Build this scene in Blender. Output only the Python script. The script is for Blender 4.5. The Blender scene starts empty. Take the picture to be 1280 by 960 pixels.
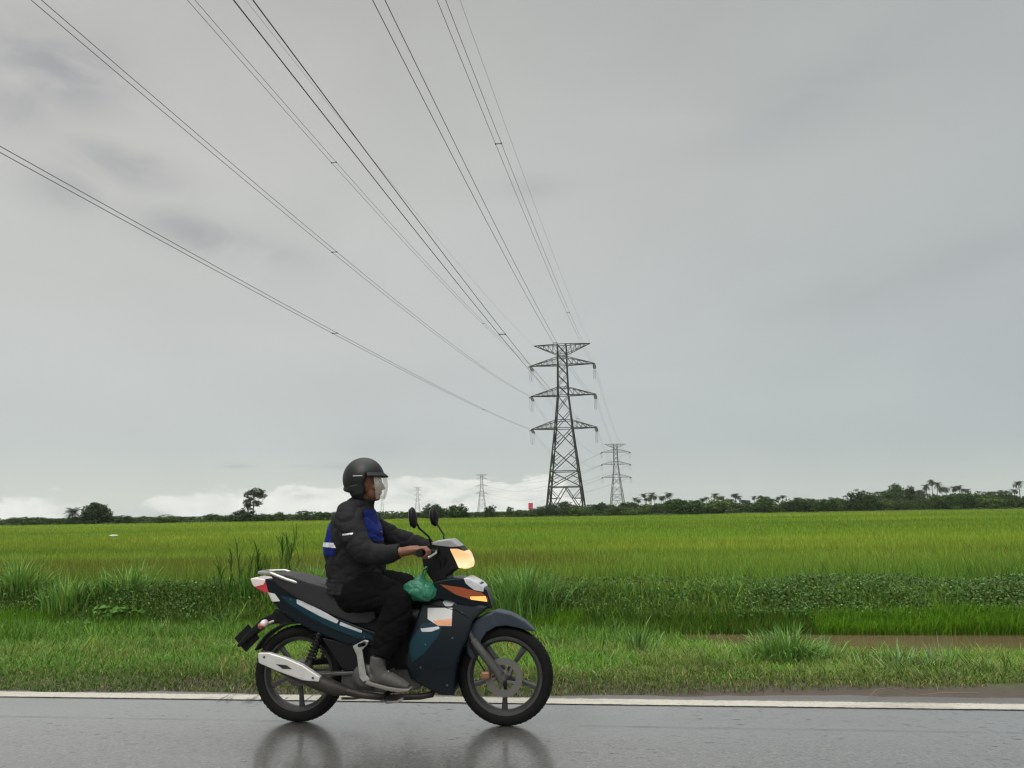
import bpy, bmesh, math, random
import numpy as np
from mathutils import Vector, Matrix, noise

random.seed(7)
rng = np.random.default_rng(7)
R = math.radians
SC = bpy.context.scene
COL = SC.collection

# ------------------------------------------------------------------ survey
# The photograph's viewpoint: eye height 1.24 m, 27 mm lens on a 36 mm frame,
# pitched up 9.4 degrees and rolled 0.94 degrees.
EYE = Vector((0, 0, 1.24))
FOC = 960.0
PITCH = math.atan(158.5 / FOC)
ROLL = R(0.94)
_F = Vector((0, math.cos(PITCH), math.sin(PITCH)))
_U0 = Vector((0, -math.sin(PITCH), math.cos(PITCH)))
_R0 = Vector((1, 0, 0))
CAM_R = _R0 * math.cos(ROLL) - _U0 * math.sin(ROLL)
CAM_U = _U0 * math.cos(ROLL) + _R0 * math.sin(ROLL)


def ray(u, v):
    return _F + CAM_R * ((u - 640) / FOC) - CAM_U * ((v - 480) / FOC)


def at_dist(u, v, Y):
    d = ray(u, v)
    return EYE + d * (Y / d.y)


def at_height(u, v, z):
    d = ray(u, v)
    return EYE + d * ((z - EYE.z) / d.z)


# road frame: s along the road (to the right), t across it (away from the camera)
RA = R(-6.8)
RE = Vector((math.cos(RA), math.sin(RA), 0))
RN = Vector((-math.sin(RA), math.cos(RA), 0))
ROADM = Matrix.Rotation(RA, 4, 'Z')


def st(s, t, z=0.0):
    return RE * s + RN * t + Vector((0, 0, z))


def to_st(p):
    return p.dot(RE), p.dot(RN)


# ------------------------------------------------------------------ materials
class NT:
    """small helper round a node tree"""

    def __init__(self, tree):
        self.t = tree
        self.n = tree.nodes
        self.l = tree.links

    def new(self, kind, **kw):
        nd = self.n.new(kind)
        for k, v in kw.items():
            setattr(nd, k, v)
        return nd

    def put(self, sock, val):
        if isinstance(val, bpy.types.NodeSocket):
            self.l.new(val, sock)
        elif isinstance(val, (tuple, list)) and len(val) == 3 and sock.type == 'RGBA':
            sock.default_value = (*val, 1)
        else:
            sock.default_value = val

    def math(self, op, a, b=0.0, c=None, clamp=False):
        nd = self.new('ShaderNodeMath', operation=op, use_clamp=clamp)
        self.put(nd.inputs[0], a)
        self.put(nd.inputs[1], b)
        if c is not None:
            self.put(nd.inputs[2], c)
        return nd.outputs[0]

    def mix(self, fac, a, b, mode='MIX'):
        nd = self.new('ShaderNodeMix', data_type='RGBA', blend_type=mode)
        self.put(nd.inputs[0], fac)
        self.put(nd.inputs[6], a)
        self.put(nd.inputs[7], b)
        return nd.outputs[2]

    def ramp(self, fac, stops, interp='LINEAR'):
        nd = self.new('ShaderNodeValToRGB')
        cr = nd.color_ramp
        cr.interpolation = interp
        while len(cr.elements) < len(stops):
            cr.elements.new(0.5)
        for e, (p, c) in zip(cr.elements, stops):
            e.position = p
            e.color = (*c, 1) if isinstance(c, (tuple, list)) else (c, c, c, 1)
        self.put(nd.inputs[0], fac)
        return nd.outputs[0]

    def noise(self, vec, scale, detail=4, rough=0.55, dist=0.0):
        nd = self.new('ShaderNodeTexNoise')
        if vec is not None:
            self.put(nd.inputs['Vector'], vec)
        nd.inputs['Scale'].default_value = scale
        nd.inputs['Detail'].default_value = detail
        nd.inputs['Roughness'].default_value = rough
        nd.inputs['Distortion'].default_value = dist
        return nd.outputs[0]

    def mapping(self, vec, scale=(1, 1, 1), loc=(0, 0, 0)):
        nd = self.new('ShaderNodeMapping')
        self.put(nd.inputs['Vector'], vec)
        nd.inputs['Scale'].default_value = scale
        nd.inputs['Location'].default_value = loc
        return nd.outputs[0]

    def step(self, val, lo, hi):
        nd = self.new('ShaderNodeMapRange', interpolation_type='SMOOTHSTEP')
        self.put(nd.inputs[0], val)
        nd.inputs[1].default_value = lo
        nd.inputs[2].default_value = hi
        return nd.outputs[0]

    def bump(self, height, strength=0.3, dist=0.01):
        nd = self.new('ShaderNodeBump')
        self.put(nd.inputs['Height'], height)
        nd.inputs['Strength'].default_value = strength
        nd.inputs['Distance'].default_value = dist
        return nd.outputs[0]


def base_mat(name):
    m = bpy.data.materials.new(name)
    m.use_nodes = True
    n = NT(m.node_tree)
    n.n.clear()
    out = n.new('ShaderNodeOutputMaterial')
    return m, n, out


def pbr(name, col, rough=0.5, metal=0.0, spec=0.5, vary=0.12, vscale=9.0, bump=0.0, bscale=60.0,
        coat=0.0, dirt=0.0, dirtcol=(0.12, 0.1, 0.07)):
    """painted / plastic / metal surface with gentle tone, gloss and grime variation"""
    m, n, out = base_mat(name)
    p = n.new('ShaderNodeBsdfPrincipled')
    tc = n.new('ShaderNodeTexCoord').outputs['Object']
    nz = n.noise(tc, vscale, 5)
    lo = tuple(c * (1 - vary) for c in col)
    hi = tuple(min(1, c * (1 + vary)) for c in col)
    c = n.mix(nz, lo, hi)
    if dirt > 0:
        d = n.noise(tc, vscale * 2.3, 6, 0.65)
        c = n.mix(n.math('MULTIPLY', n.step(d, 0.45, 0.75), dirt), c, dirtcol)
    n.put(p.inputs['Base Color'], c)
    rr = n.math('ADD', rough - 0.08, n.math('MULTIPLY', n.noise(tc, vscale * 3, 4), 0.16))
    n.put(p.inputs['Roughness'], rr)
    p.inputs['Metallic'].default_value = metal
    p.inputs['Specular IOR Level'].default_value = spec
    p.inputs['Coat Weight'].default_value = coat
    p.inputs['Coat Roughness'].default_value = 0.08
    if bump > 0:
        n.put(p.inputs['Normal'], n.bump(n.noise(tc, bscale, 5), bump, 0.004))
    n.l.new(p.outputs[0], out.inputs[0])
    return m


def leaf_mat(name, transl=0.3, rough=0.45, gloss=0.12):
    """foliage: each blade or leaf carries its own tone in the attribute Col"""
    m, n, out = base_mat(name)
    at = n.new('ShaderNodeAttribute', attribute_name='Col')
    p = n.new('ShaderNodeBsdfPrincipled')
    n.put(p.inputs['Base Color'], at.outputs['Color'])
    p.inputs['Roughness'].default_value = rough
    p.inputs['Specular IOR Level'].default_value = gloss * 2
    tr = n.new('ShaderNodeBsdfTranslucent')
    n.put(tr.inputs['Color'], n.mix(0.5, at.outputs['Color'], (0.9, 1.0, 0.25), 'MULTIPLY'))
    mx = n.new('ShaderNodeMixShader')
    mx.inputs[0].default_value = transl
    n.l.new(p.outputs[0], mx.inputs[1])
    n.l.new(tr.outputs[0], mx.inputs[2])
    n.l.new(mx.outputs[0], out.inputs[0])
    return m


M = {}


# ------------------------------------------------------------------ mesh helpers
class MB:
    def __init__(self):
        self.v = []
        self.f = []

    def add(self, vs, fs):
        o = len(self.v)
        self.v += [Vector(p) for p in vs]
        self.f += [tuple(i + o for i in f) for f in fs]
        return self

    def box(self, c, s, m=None):
        c = Vector(c)
        vs = []
        for x in (-.5, .5):
            for y in (-.5, .5):
                for z in (-.5, .5):
                    p = Vector((x * s[0], y * s[1], z * s[2]))
                    vs.append(c + (m @ p if m else p))
        return self.add(vs, [(0, 1, 3, 2), (4, 6, 7, 5), (0, 4, 5, 1), (2, 3, 7, 6), (0, 2, 6, 4), (1, 5, 7, 3)])

    def bar(self, p, q, w, h=None, up=(0, 0, 1)):
        p, q = Vector(p), Vector(q)
        h = h or w
        d = (q - p).normalized()
        u = Vector(up)
        if abs(d.dot(u)) > 0.98:
            u = Vector((1, 0, 0))
        a = d.cross(u).normalized() * (w / 2)
        b = d.cross(a).normalized() * (h / 2)
        vs = [p + a + b, p + a - b, p - a - b, p - a + b, q + a + b, q + a - b, q - a - b, q - a + b]
        return self.add(vs, [(3, 2, 1, 0), (4, 5, 6, 7), (0, 1, 5, 4), (1, 2, 6, 5), (2, 3, 7, 6), (3, 0, 4, 7)])

    def tube(self, pts, rads, n=10, side=(0, 1, 0), cap=True, squash=None):
        """swept ellipse; rads: number or (in-plane, sideways) per point"""
        pts = [Vector(p) for p in pts]
        vs, fs = [], []
        k = len(pts)
        for i, p in enumerate(pts):
            a = pts[max(0, i - 1)]
            b = pts[min(k - 1, i + 1)]
            T = (b - a).normalized()
            S = Vector(side)
            S = S - T * S.dot(T)
            if S.length < 1e-3:
                S = T.orthogonal()
            S.normalize()
            N = T.cross(S).normalized()
            r = rads[i] if isinstance(rads, (list, tuple)) else rads
            ra, rb = r if isinstance(r, (list, tuple)) else (r, r)
            for j in range(n):
                t = 2 * math.pi * j / n
                vs.append(p + N * (ra * math.cos(t)) + S * (rb * math.sin(t)))
        for i in range(k - 1):
            for j in range(n):
                j2 = (j + 1) % n
                fs.append((i * n + j, i * n + j2, (i + 1) * n + j2, (i + 1) * n + j))
        if cap:
            fs.append(tuple(range(n - 1, -1, -1)))
            fs.append(tuple((k - 1) * n + j for j in range(n)))
        return self.add(vs, fs)

    def lathe(self, prof, c=(0, 0, 0), n=48, closed=False):
        """prof: (radius, y); turned round the local y axis"""
        c = Vector(c)
        vs, fs = [], []
        k = len(prof)
        for (r, y) in prof:
            for j in range(n):
                t = 2 * math.pi * j / n
                vs.append(c + Vector((r * math.cos(t), y, r * math.sin(t))))
        rows = k if closed else k - 1
        for i in range(rows):
            i2 = (i + 1) % k
            for j in range(n):
                j2 = (j + 1) % n
                fs.append((i * n + j, i2 * n + j, i2 * n + j2, i * n + j2))
        return self.add(vs, fs)

    def ball(self, c, r, nu=20, nv=12, m=None):
        c = Vector(c)
        r = r if isinstance(r, (tuple, list)) else (r, r, r)
        vs = []
        tr = (lambda p: c + (m @ p)) if m else (lambda p: c + p)
        for i in range(1, nv):
            a = math.pi * i / nv
            for j in range(nu):
                t = 2 * math.pi * j / nu
                vs.append(tr(Vector((r[0] * math.sin(a) * math.cos(t), r[1] * math.sin(a) * math.sin(t), r[2] * math.cos(a)))))
        top = len(vs)
        vs.append(tr(Vector((0, 0, r[2]))))
        vs.append(tr(Vector((0, 0, -r[2]))))
        fs = []
        for i in range(nv - 2):
            for j in range(nu):
                j2 = (j + 1) % nu
                fs.append((i * nu + j, (i + 1) * nu + j, (i + 1) * nu + j2, i * nu + j2))
        for j in range(nu):
            j2 = (j + 1) % nu
            fs.append((top, j, j2))
            fs.append((top + 1, (nv - 2) * nu + j2, (nv - 2) * nu + j))
        return self.add(vs, fs)

    def prism(self, outline, y0, y1):
        """outline: (x, z) pairs, extruded along y"""
        n = len(outline)
        vs = [Vector((x, y0, z)) for x, z in outline] + [Vector((x, y1, z)) for x, z in outline]
        fs = [tuple(range(n)), tuple(range(2 * n - 1, n - 1, -1))]
        for i in range(n):
            j = (i + 1) % n
            fs.append((i, i + n, j + n, j))
        return self.add(vs, fs)

    def mesh(self, name):
        me = bpy.data.meshes.new(name)
        me.from_pydata([tuple(p) for p in self.v], [], self.f)
        me.validate()
        bm = bmesh.new()
        bm.from_mesh(me)
        bmesh.ops.recalc_face_normals(bm, faces=bm.faces)
        bm.to_mesh(me)
        bm.free()
        return me

    def build(self, name, mat, parent=None, smooth=False, bevel=0.0, voxel=0.0, it=4, warp=None, segs=2, solid=0.0):
        me = self.mesh(name)
        o = bpy.data.objects.new(name, me)
        COL.objects.link(o)
        if voxel:
            md = o.modifiers.new('a', 'REMESH')
            md.mode = 'VOXEL'
            md.voxel_size = voxel
            ms = o.modifiers.new('b', 'SMOOTH')
            ms.factor = 0.5
            ms.iterations = it
        elif solid:
            md = o.modifiers.new('a', 'SOLIDIFY')
            md.thickness = solid
            md.offset = -1
            ms = o.modifiers.new('b', 'SUBSURF')
            ms.levels = 1
        elif bevel:
            md = o.modifiers.new('a', 'BEVEL')
            md.width = bevel
            md.segments = segs
            md.limit_method = 'ANGLE'
            md.angle_limit = R(40)
        if voxel or bevel or solid:
            dg = bpy.context.evaluated_depsgraph_get()
            me2 = bpy.data.meshes.new_from_object(o.evaluated_get(dg))
            o.modifiers.clear()
            o.data = me2
            bpy.data.meshes.remove(me)
            me = me2
            me.name = name
            smooth = smooth or bool(voxel)
        if warp:
            co = np.empty(len(me.vertices) * 3, np.float32)
            me.vertices.foreach_get('co', co)
            NORMALS.clear()
            nv_ = np.empty(len(me.vertices) * 3, np.float32)
            me.vertices.foreach_get('normal', nv_)
            NORMALS.append(nv_.reshape(-1, 3).astype(float))
            co = warp(co.reshape(-1, 3).astype(float))
            me.vertices.foreach_set('co', co.astype(np.float32).ravel())
            me.update()
        if smooth:
            me.polygons.foreach_set('use_smooth', [True] * len(me.polygons))
            if not voxel:
                me.set_sharp_from_angle(angle=R(38))
        me.materials.clear()
        me.materials.append(mat)
        if parent is not None:
            o.parent = parent
        return o


NORMALS = []


def creases(amp, freq, seed=0.0, stretch=(1, 1, 1), twist=0.0):
    """cloth creases: soft swells with narrow valleys, along the surface normal"""
    def w(co):
        nr = NORMALS[0]
        out = co.copy()
        for i, p in enumerate(co):
            x, y, z = p[0] * stretch[0], p[1] * stretch[1], p[2] * stretch[2]
            q = Vector((x + twist * z + seed, y, z - twist * x)) * freq
            a = noise.noise(q + noise.noise_vector(q * .6) * .5)
            b_ = noise.noise(q * 2.1 + Vector((7, 3, 1)))
            h = min(1.0, abs(a) * 2.6) ** .7 - .6 + .35 * (min(1.0, abs(b_) * 2.6) - .6)
            out[i] += nr[i] * (h * amp)
        return out
    return w


def fold_noise(amp, freq, dirv=(1, 1, 1), seed=0.0):
    """cloth folds: pushes a voxel mesh about by smooth noise"""
    def w(co):
        out = co.copy()
        for i, p in enumerate(co):
            q = Vector((p[0] * freq * dirv[0] + seed, p[1] * freq * dirv[1], p[2] * freq * dirv[2]))
            nv = noise.noise_vector(q) + 0.5 * noise.noise_vector(q * 2.3)
            out[i] += np.array(nv) * amp
        return out
    return w


def tag(o, label=None, cat=None, group=None, kind=None):
    if label:
        o['label'] = label
    if cat:
        o['category'] = cat
    if group:
        o['group'] = group
    if kind:
        o['kind'] = kind
    return o


def empty(name, loc, rz=0.0):
    o = bpy.data.objects.new(name, None)
    COL.objects.link(o)
    o.location = loc
    o.rotation_euler = (0, 0, rz)
    o.empty_display_size = 0.2
    return o


def children_of(o):
    return [c for c in COL.objects if c.parent == o]


def copy_tree(o, parent=None):
    c = o.copy()
    COL.objects.link(c)
    c.parent = parent
    for ch in KIDS.get(o.name, []):
        copy_tree(ch, c)
    return c


KIDS = {}


def note_kids(root):
    """remember a prototype's children so that copies are quick"""
    def rec(o):
        k = [c for c in COL.objects if c.parent == o]
        KIDS[o.name] = k
        for c in k:
            rec(c)
    rec(root)


def tri_mesh(name, verts, tris, cols=None, mat=None, parent=None, smooth=False):
    """big meshes straight from numpy arrays"""
    me = bpy.data.meshes.new(name)
    nv, nf = len(verts), len(tris)
    me.vertices.add(nv)
    me.vertices.foreach_set('co', np.ascontiguousarray(verts, np.float32).ravel())
    me.loops.add(nf * 3)
    me.loops.foreach_set('vertex_index', np.ascontiguousarray(tris, np.int32).ravel())
    me.polygons.add(nf)
    me.polygons.foreach_set('loop_start', np.arange(0, nf * 3, 3, dtype=np.int32))
    try:
        me.polygons.foreach_set('loop_total', np.full(nf, 3, np.int32))
    except Exception:
        pass
    me.update(calc_edges=True)
    if cols is not None:
        a = me.attributes.new('Col', 'FLOAT_COLOR', 'POINT')
        c4 = np.ones((nv, 4), np.float32)
        c4[:, :3] = cols
        a.data.foreach_set('color', c4.ravel())
    if smooth:
        me.polygons.foreach_set('use_smooth', np.ones(nf, bool))
    if mat:
        me.materials.append(mat)
    o = bpy.data.objects.new(name, me)
    COL.objects.link(o)
    if parent is not None:
        o.parent = parent
    return o


def blades(pos, height, width, lean, az, col, curl=1.0, face=None):
    """grass blades as arrays: pos (n,3), others (n,). Five points, three triangles each."""
    n = len(pos)
    height, width, lean, az = [np.broadcast_to(np.asarray(a, float), (n,)) for a in (height, width, lean, az)]
    d = np.stack([np.cos(az), np.sin(az), np.zeros(n)], 1)
    if face is None:
        face = az + np.pi / 2 + rng.normal(0, 0.5, n)
    w = np.stack([np.cos(face), np.sin(face), np.zeros(n)], 1) * (width / 2)[:, None]
    up = np.array([0, 0, 1.0])
    fr = [0.0, 0.38, 0.74, 1.0]
    wd = [0.8, 1.0, 0.7, 0.0]
    P = []
    for k, (f, ww) in enumerate(zip(fr, wd)):
        th = np.maximum(lean, 1e-3)
        hgt = height * np.sin(th * f) / th
        out = height * (1 - np.cos(th * f)) / th
        c = pos + up * hgt[:, None] + d * out[:, None]
        if k < 3:
            P.append(c - w * ww)
            P.append(c + w * ww)
        else:
            P.append(c)
    V = np.stack(P, 1).reshape(-1, 3)          # 7 per blade
    b = np.arange(n)[:, None] * 7
    T = np.array([[0, 1, 3], [0, 3, 2], [2, 3, 5], [2, 5, 4], [4, 5, 6]])
    F = (b[:, None, :] + T[None]).reshape(-1, 3)
    C = np.repeat(np.asarray(col), 7, axis=0)
    return V, F, C


def leaves(pos, size, col, tilt=1.0, aspect=1.0, up=None):
    """pointed leaves: rhombs bent a little along the middle"""
    n = len(pos)
    size = np.broadcast_to(np.asarray(size, float), (n,))
    a = rng.normal(0, 1, (n, 3))
    if up is not None:
        a = a * tilt + np.asarray(up)
    a /= np.linalg.norm(a, axis=1)[:, None]
    r = rng.normal(0, 1, (n, 3))
    u = np.cross(a, r)
    u /= np.linalg.norm(u, axis=1)[:, None]
    v = np.cross(a, u)
    s = size[:, None]
    P = [pos - u * s * 0.5, pos + v * s * 0.36 * aspect - u * s * 0.08 + a * s * .12, pos + u * s * 0.55, pos - v * s * 0.36 * aspect - u * s * 0.08 + a * s * .12]
    V = np.stack(P, 1).reshape(-1, 3)
    b = np.arange(n)[:, None] * 4
    T = np.array([[0, 1, 2], [0, 2, 3]])
    F = (b[:, None, :] + T[None]).reshape(-1, 3)
    return V, F, np.repeat(np.asarray(col), 4, axis=0)


def merge(parts):
    V, F, C = [], [], []
    o = 0
    for v, f, c in parts:
        V.append(v)
        F.append(f + o)
        C.append(c)
        o += len(v)
    return np.concatenate(V), np.concatenate(F), np.concatenate(C)


def tone(base, n, dv=0.22, dh=0.12):
    """n random tones round a base colour"""
    b = np.asarray(base, float)[None, :] * np.ones((n, 1))
    k = np.exp(rng.normal(0, dv, n))[:, None]
    h = rng.normal(0, dh, n)
    b = b * k
    b[:, 0] *= 1 + h
    b[:, 2] *= 1 - h * 0.5
    return np.clip(b, 0.002, 0.9)


def vnoise(x, y, sc, seed=0.0):
    """smooth value noise on arrays, about 0..1"""
    X = x * sc + seed * 17.3
    Y = y * sc + seed * 7.9
    xi, yi = np.floor(X), np.floor(Y)
    fx, fy = X - xi, Y - yi
    fx = fx * fx * (3 - 2 * fx)
    fy = fy * fy * (3 - 2 * fy)

    def h(a, b):
        return np.modf(np.abs(np.sin(a * 127.1 + b * 311.7 + seed) * 43758.5453))[0]
    return (h(xi, yi) * (1 - fx) + h(xi + 1, yi) * fx) * (1 - fy) + (h(xi, yi + 1) * (1 - fx) + h(xi + 1, yi + 1) * fx) * fy


# ------------------------------------------------------------------ camera, render settings
cam = bpy.data.cameras.new('camera')
cam.sensor_width = 36
cam.lens = FOC / 1280 * 36
cam.clip_start = 0.05
cam.clip_end = 20000
camo = bpy.data.objects.new('camera', cam)
COL.objects.link(camo)
mw = Matrix.Identity(4)
for i in range(3):
    mw[i][0], mw[i][1], mw[i][2], mw[i][3] = CAM_R[i], CAM_U[i], -_F[i], EYE[i]
camo.matrix_world = mw
SC.camera = camo
SC.view_settings.view_transform = 'Standard'
SC.view_settings.look = 'None'
SC.view_settings.exposure = 0.45
SC.view_settings.gamma = 1.0
SC.render.engine = 'CYCLES'
SC.cycles.max_bounces = 7
SC.cycles.transparent_max_bounces = 10
SC.cycles.volume_bounces = 1
SC.cycles.use_denoising = True
SC.cycles.filter_width = 1.3

# ------------------------------------------------------------------ sky: overcast cloud deck over a Nishita sky
SUN_EL, SUN_AZ = R(48), R(195)       # sun direction: high, behind the viewer
w = bpy.data.worlds.new('World')
SC.world = w
w.use_nodes = True
n = NT(w.node_tree)
n.n.clear()
wo = n.new('ShaderNodeOutputWorld')
bg = n.new('ShaderNodeBackground')
bg.inputs[1].default_value = 0.1
sky = n.new('ShaderNodeTexSky', sky_type='NISHITA')
sky.sun_disc = False
sky.sun_elevation = SUN_EL
sky.sun_rotation = SUN_AZ
tc = n.new('ShaderNodeTexCoord').outputs['Generated']
sx = n.new('ShaderNodeSeparateXYZ')
n.put(sx.inputs[0], tc)
X_, Y_, Z_ = sx.outputs
DEG = 180 / math.pi
az = n.math('MULTIPLY', n.math('ARCTAN2', X_, Y_), DEG)
el = n.math('MULTIPLY', n.math('ARCSINE', Z_), DEG)
cb = n.new('ShaderNodeCombineXYZ')
n.put(cb.inputs[0], az)
n.put(cb.inputs[1], el)
ae = cb.outputs[0]
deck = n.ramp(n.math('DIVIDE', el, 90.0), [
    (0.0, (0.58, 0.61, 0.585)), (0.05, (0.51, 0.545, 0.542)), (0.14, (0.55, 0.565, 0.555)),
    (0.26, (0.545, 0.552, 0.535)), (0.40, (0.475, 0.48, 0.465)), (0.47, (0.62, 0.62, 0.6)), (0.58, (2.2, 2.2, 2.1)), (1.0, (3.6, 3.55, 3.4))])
deck = n.mix(1.0, deck, n.ramp(n.math('ADD', n.math('DIVIDE', az, 140.0), 0.5), [
    (0.0, (1.05, 1.045, 1.03)), (0.30, (1.05, 1.04, 1.02)), (0.5, (1.0, 1.0, 1.0)), (0.66, (0.90, 0.925, 0.93)), (0.78, (0.82, 0.85, 0.87)), (1.0, (0.9, 0.92, 0.93))]), 'MULTIPLY')
soft = n.noise(n.mapping(ae, (0.045, 0.10, 1)), 1.0, 5, 0.5, 0.6)
deck = n.mix(1.0, deck, n.ramp(soft, [(0.25, (0.94, 0.94, 0.945)), (0.75, (1.05, 1.05, 1.045))]), 'MULTIPLY')


def smudge(a, e, sa, se, tilt=0.0):
    x = n.math('SUBTRACT', az, a)
    y = n.math('SUBTRACT', n.math('SUBTRACT', el, e), n.math('MULTIPLY', x, tilt))
    q = n.math('ADD', n.math('POWER', n.math('DIVIDE', x, sa), 2.0), n.math('POWER', n.math('DIVIDE', y, se), 2.0))
    return n.math('EXPONENT', n.math('MULTIPLY', q, -1.0))


def sky_angles(u, v):
    d = ray(u, v).normalized()
    return math.degrees(math.atan2(d.x, d.y)), math.degrees(math.asin(d.z))


wisp = n.noise(n.mapping(ae, (0.16, 0.30, 1), (3.1, 0.4, 0)), 1.0, 6, 0.58, 0.8)
tot = None
for (u, v, sa, se, k, tl) in [(70, 85, 4.2, 2.4, 1.0, -.1), (15, 125, 2.5, 1.8, .75, 0), (155, 208, 3.4, 1.3, .95, -.12), (85, 238, 2.6, 1.4, .6, 0),
                              (255, 295, 5.0, 1.3, .85, -.22), (330, 315, 4.0, 1.0, .4, -.1), (1190, 330, 12, 1.6, .35, .16), (1050, 100, 9, 2.2, .3, .3),
                              (670, 235, 2.2, 1.0, .3, 0)]:
    a_, e_ = sky_angles(u, v)
    s_ = n.math('MULTIPLY', smudge(a_, e_, sa, se, tl), k)
    tot = s_ if tot is None else n.math('MAXIMUM', tot, s_)
dark = n.math('MULTIPLY', tot, n.ramp(wisp, [(0.30, 0.25), (0.55, 1.0)]))
deck = n.mix(n.math('MULTIPLY', dark, 0.75), deck, (0.335, 0.335, 0.355))
# low cumulus bank along the horizon on the left, behind the trees
puff = n.noise(n.mapping(ae, (0.20, 0.42, 1), (7.7, 2.2, 0)), 1.0, 6, 0.52, 0.3)
puff2 = n.noise(n.mapping(ae, (0.62, 1.1, 1), (1.7, 5.2, 0)), 1.0, 5, 0.55, 0.3)
prof = n.ramp(n.math('ADD', n.math('DIVIDE', az, 100.0), 0.5), [
    (0.10, 0.35), (0.17, 0.40), (0.225, 0.22), (0.27, 0.47), (0.345, 0.56), (0.41, 0.70), (0.46, 0.80), (0.52, 0.70), (0.555, 0.12), (0.60, 0.0)])
top = n.math('ADD', n.math('MULTIPLY', prof, 3.6), n.math('MULTIPLY', n.math('SUBTRACT', puff, 0.5), 3.4))
top = n.math('ADD', top, n.math('MULTIPLY', n.math('SUBTRACT', puff2, 0.5), 1.1))
cum = n.step(n.math('SUBTRACT', top, el), -0.08, 0.42)
cum = n.math('MULTIPLY', cum, n.step(prof, 0.03, 0.25))
inner = n.noise(n.mapping(ae, (0.30, 0.75, 1), (4.2, 9.0, 0)), 1.0, 5, 0.55, 0.5)
cumcol = n.ramp(inner, [(0.3, (0.56, 0.60, 0.60)), (0.48, (0.80, 0.81, 0.78)), (0.72, (0.96, 0.955, 0.92))])
deck = n.mix(n.math('MULTIPLY', cum, 0.95), deck, cumcol)
for (u, v, sa, se, k) in [(296, 583, 1.1, .16, .5), (425, 583, 1.5, .22, .5), (372, 583, .9, .1, .3), (655, 609, .9, .09, .3), (470, 560, 2.6, 1.0, .3)]:
    a_, e_ = sky_angles(u, v)
    deck = n.mix(n.math('MULTIPLY', smudge(a_, e_, sa, se), k), deck, (0.40, 0.43, 0.45))
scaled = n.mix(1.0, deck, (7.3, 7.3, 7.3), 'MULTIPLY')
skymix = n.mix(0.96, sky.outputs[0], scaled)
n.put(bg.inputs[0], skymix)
n.l.new(bg.outputs[0], wo.inputs[0])
w.cycles.sampling_method = 'MANUAL'
w.cycles.sample_map_resolution = 512

sun = bpy.data.lights.new('sun', 'SUN')
sun.energy = 1.5
sun.angle = R(40)
sun.color = (1.0, 0.97, 0.92)
suno = bpy.data.objects.new('sun', sun)
COL.objects.link(suno)
sd = Vector((math.sin(SUN_AZ) * math.cos(SUN_EL), math.cos(SUN_AZ) * math.cos(SUN_EL), math.sin(SUN_EL)))
suno.rotation_euler = sd.to_track_quat('Z', 'Y').to_euler()
suno.location = (0, 0, 30)

# ------------------------------------------------------------------ ground
Z_WATER = -0.43


def shore(s):
    """distance across at which the near bank meets the water"""
    return 9.70 + 0.10 * np.sin(s * 1.3) + 0.07 * np.sin(s * 3.1 + 1) - 0.05 * (s - 4) + 0.8 / (1 + np.exp((s - 0.3) * 1.6))


def ground_z(s, t):
    s = np.asarray(s, float)
    t = np.asarray(t, float)
    sh = shore(np.clip(s, -20, 20))
    # verge: level, then down to the ditch, bank up to a low bund, down to the paddy
    z = np.where(t < 5.45, -0.06, 0.0)
    u = np.clip((t - 5.45) / 0.5, 0, 1)
    z = np.where(t >= 5.45, -0.02 + 0.035 * u, z)
    u = np.clip((t - 5.9) / (sh - 5.9), 0, 1)
    z = z + np.where(t > 5.9, -0.50 * (0.8 * u + 0.2 * u * u), 0)
    u = np.clip((t - 10.88) / 1.05, 0, 1)
    u = u * u * (3 - 2 * u)
    z = z + np.where(t > 10.7, 0.44 * u, 0)
    u = np.clip((t - 12.5) / 1.2, 0, 1)
    u = u * u * (3 - 2 * u)
    z = z - 0.55 * u * (t > 12.5)
    amp = np.where(t > 6.0, 0.05, 0.0) * np.clip((t - 6.0), 0, 1) * np.where(t > 14, 0.5, 1)
    z = z + amp * (vnoise(s, t, 1.1, 3) - 0.5) + amp * 0.6 * (vnoise(s, t, 3.0, 5) - 0.5)
    return z


def sheet(name, S, T, zf, mat, kind='structure'):
    g, h = np.meshgrid(S, T)
    Zv = zf(g, h)
    V = np.stack([g.ravel(), h.ravel(), Zv.ravel()], 1)
    ns, nt = len(S), len(T)
    idx = np.arange(ns * nt).reshape(nt, ns)
    a, b, c, d = idx[:-1, :-1].ravel(), idx[:-1, 1:].ravel(), idx[1:, 1:].ravel(), idx[1:, :-1].ravel()
    F = np.concatenate([np.stack([a, b, c], 1), np.stack([a, c, d], 1)])
    o = tri_mesh(name, V, F, None, mat, smooth=True)
    o.matrix_world = ROADM
    tag(o, kind=kind)
    return o


m, n, out = base_mat('ground_soil')
p = n.new('ShaderNodeBsdfPrincipled')
oc = n.new('ShaderNodeTexCoord').outputs['Object']
sp = n.new('ShaderNodeSeparateXYZ')
n.put(sp.inputs[0], oc)
tt = n.math('ADD', sp.outputs[1], n.math('MULTIPLY', n.math('SUBTRACT', n.noise(oc, 1.3, 6, 0.7), 0.5), 0.55))
nz = n.noise(oc, 9.0, 8, 0.7)
mud = n.mix(nz, (0.034, 0.026, 0.019), (0.085, 0.068, 0.052))
turf = n.mix(nz, (0.030, 0.042, 0.012), (0.085, 0.105, 0.032))
paddy = n.mix(n.noise(n.mapping(oc, (0.05, 0.12, 1)), 1.0, 6, 0.6), (0.085, 0.155, 0.010), (0.125, 0.205, 0.016))
c = n.mix(n.step(tt, 5.75, 6.0), mud, turf)
c = n.mix(n.step(tt, 13.0, 20.0), c, paddy)
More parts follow.
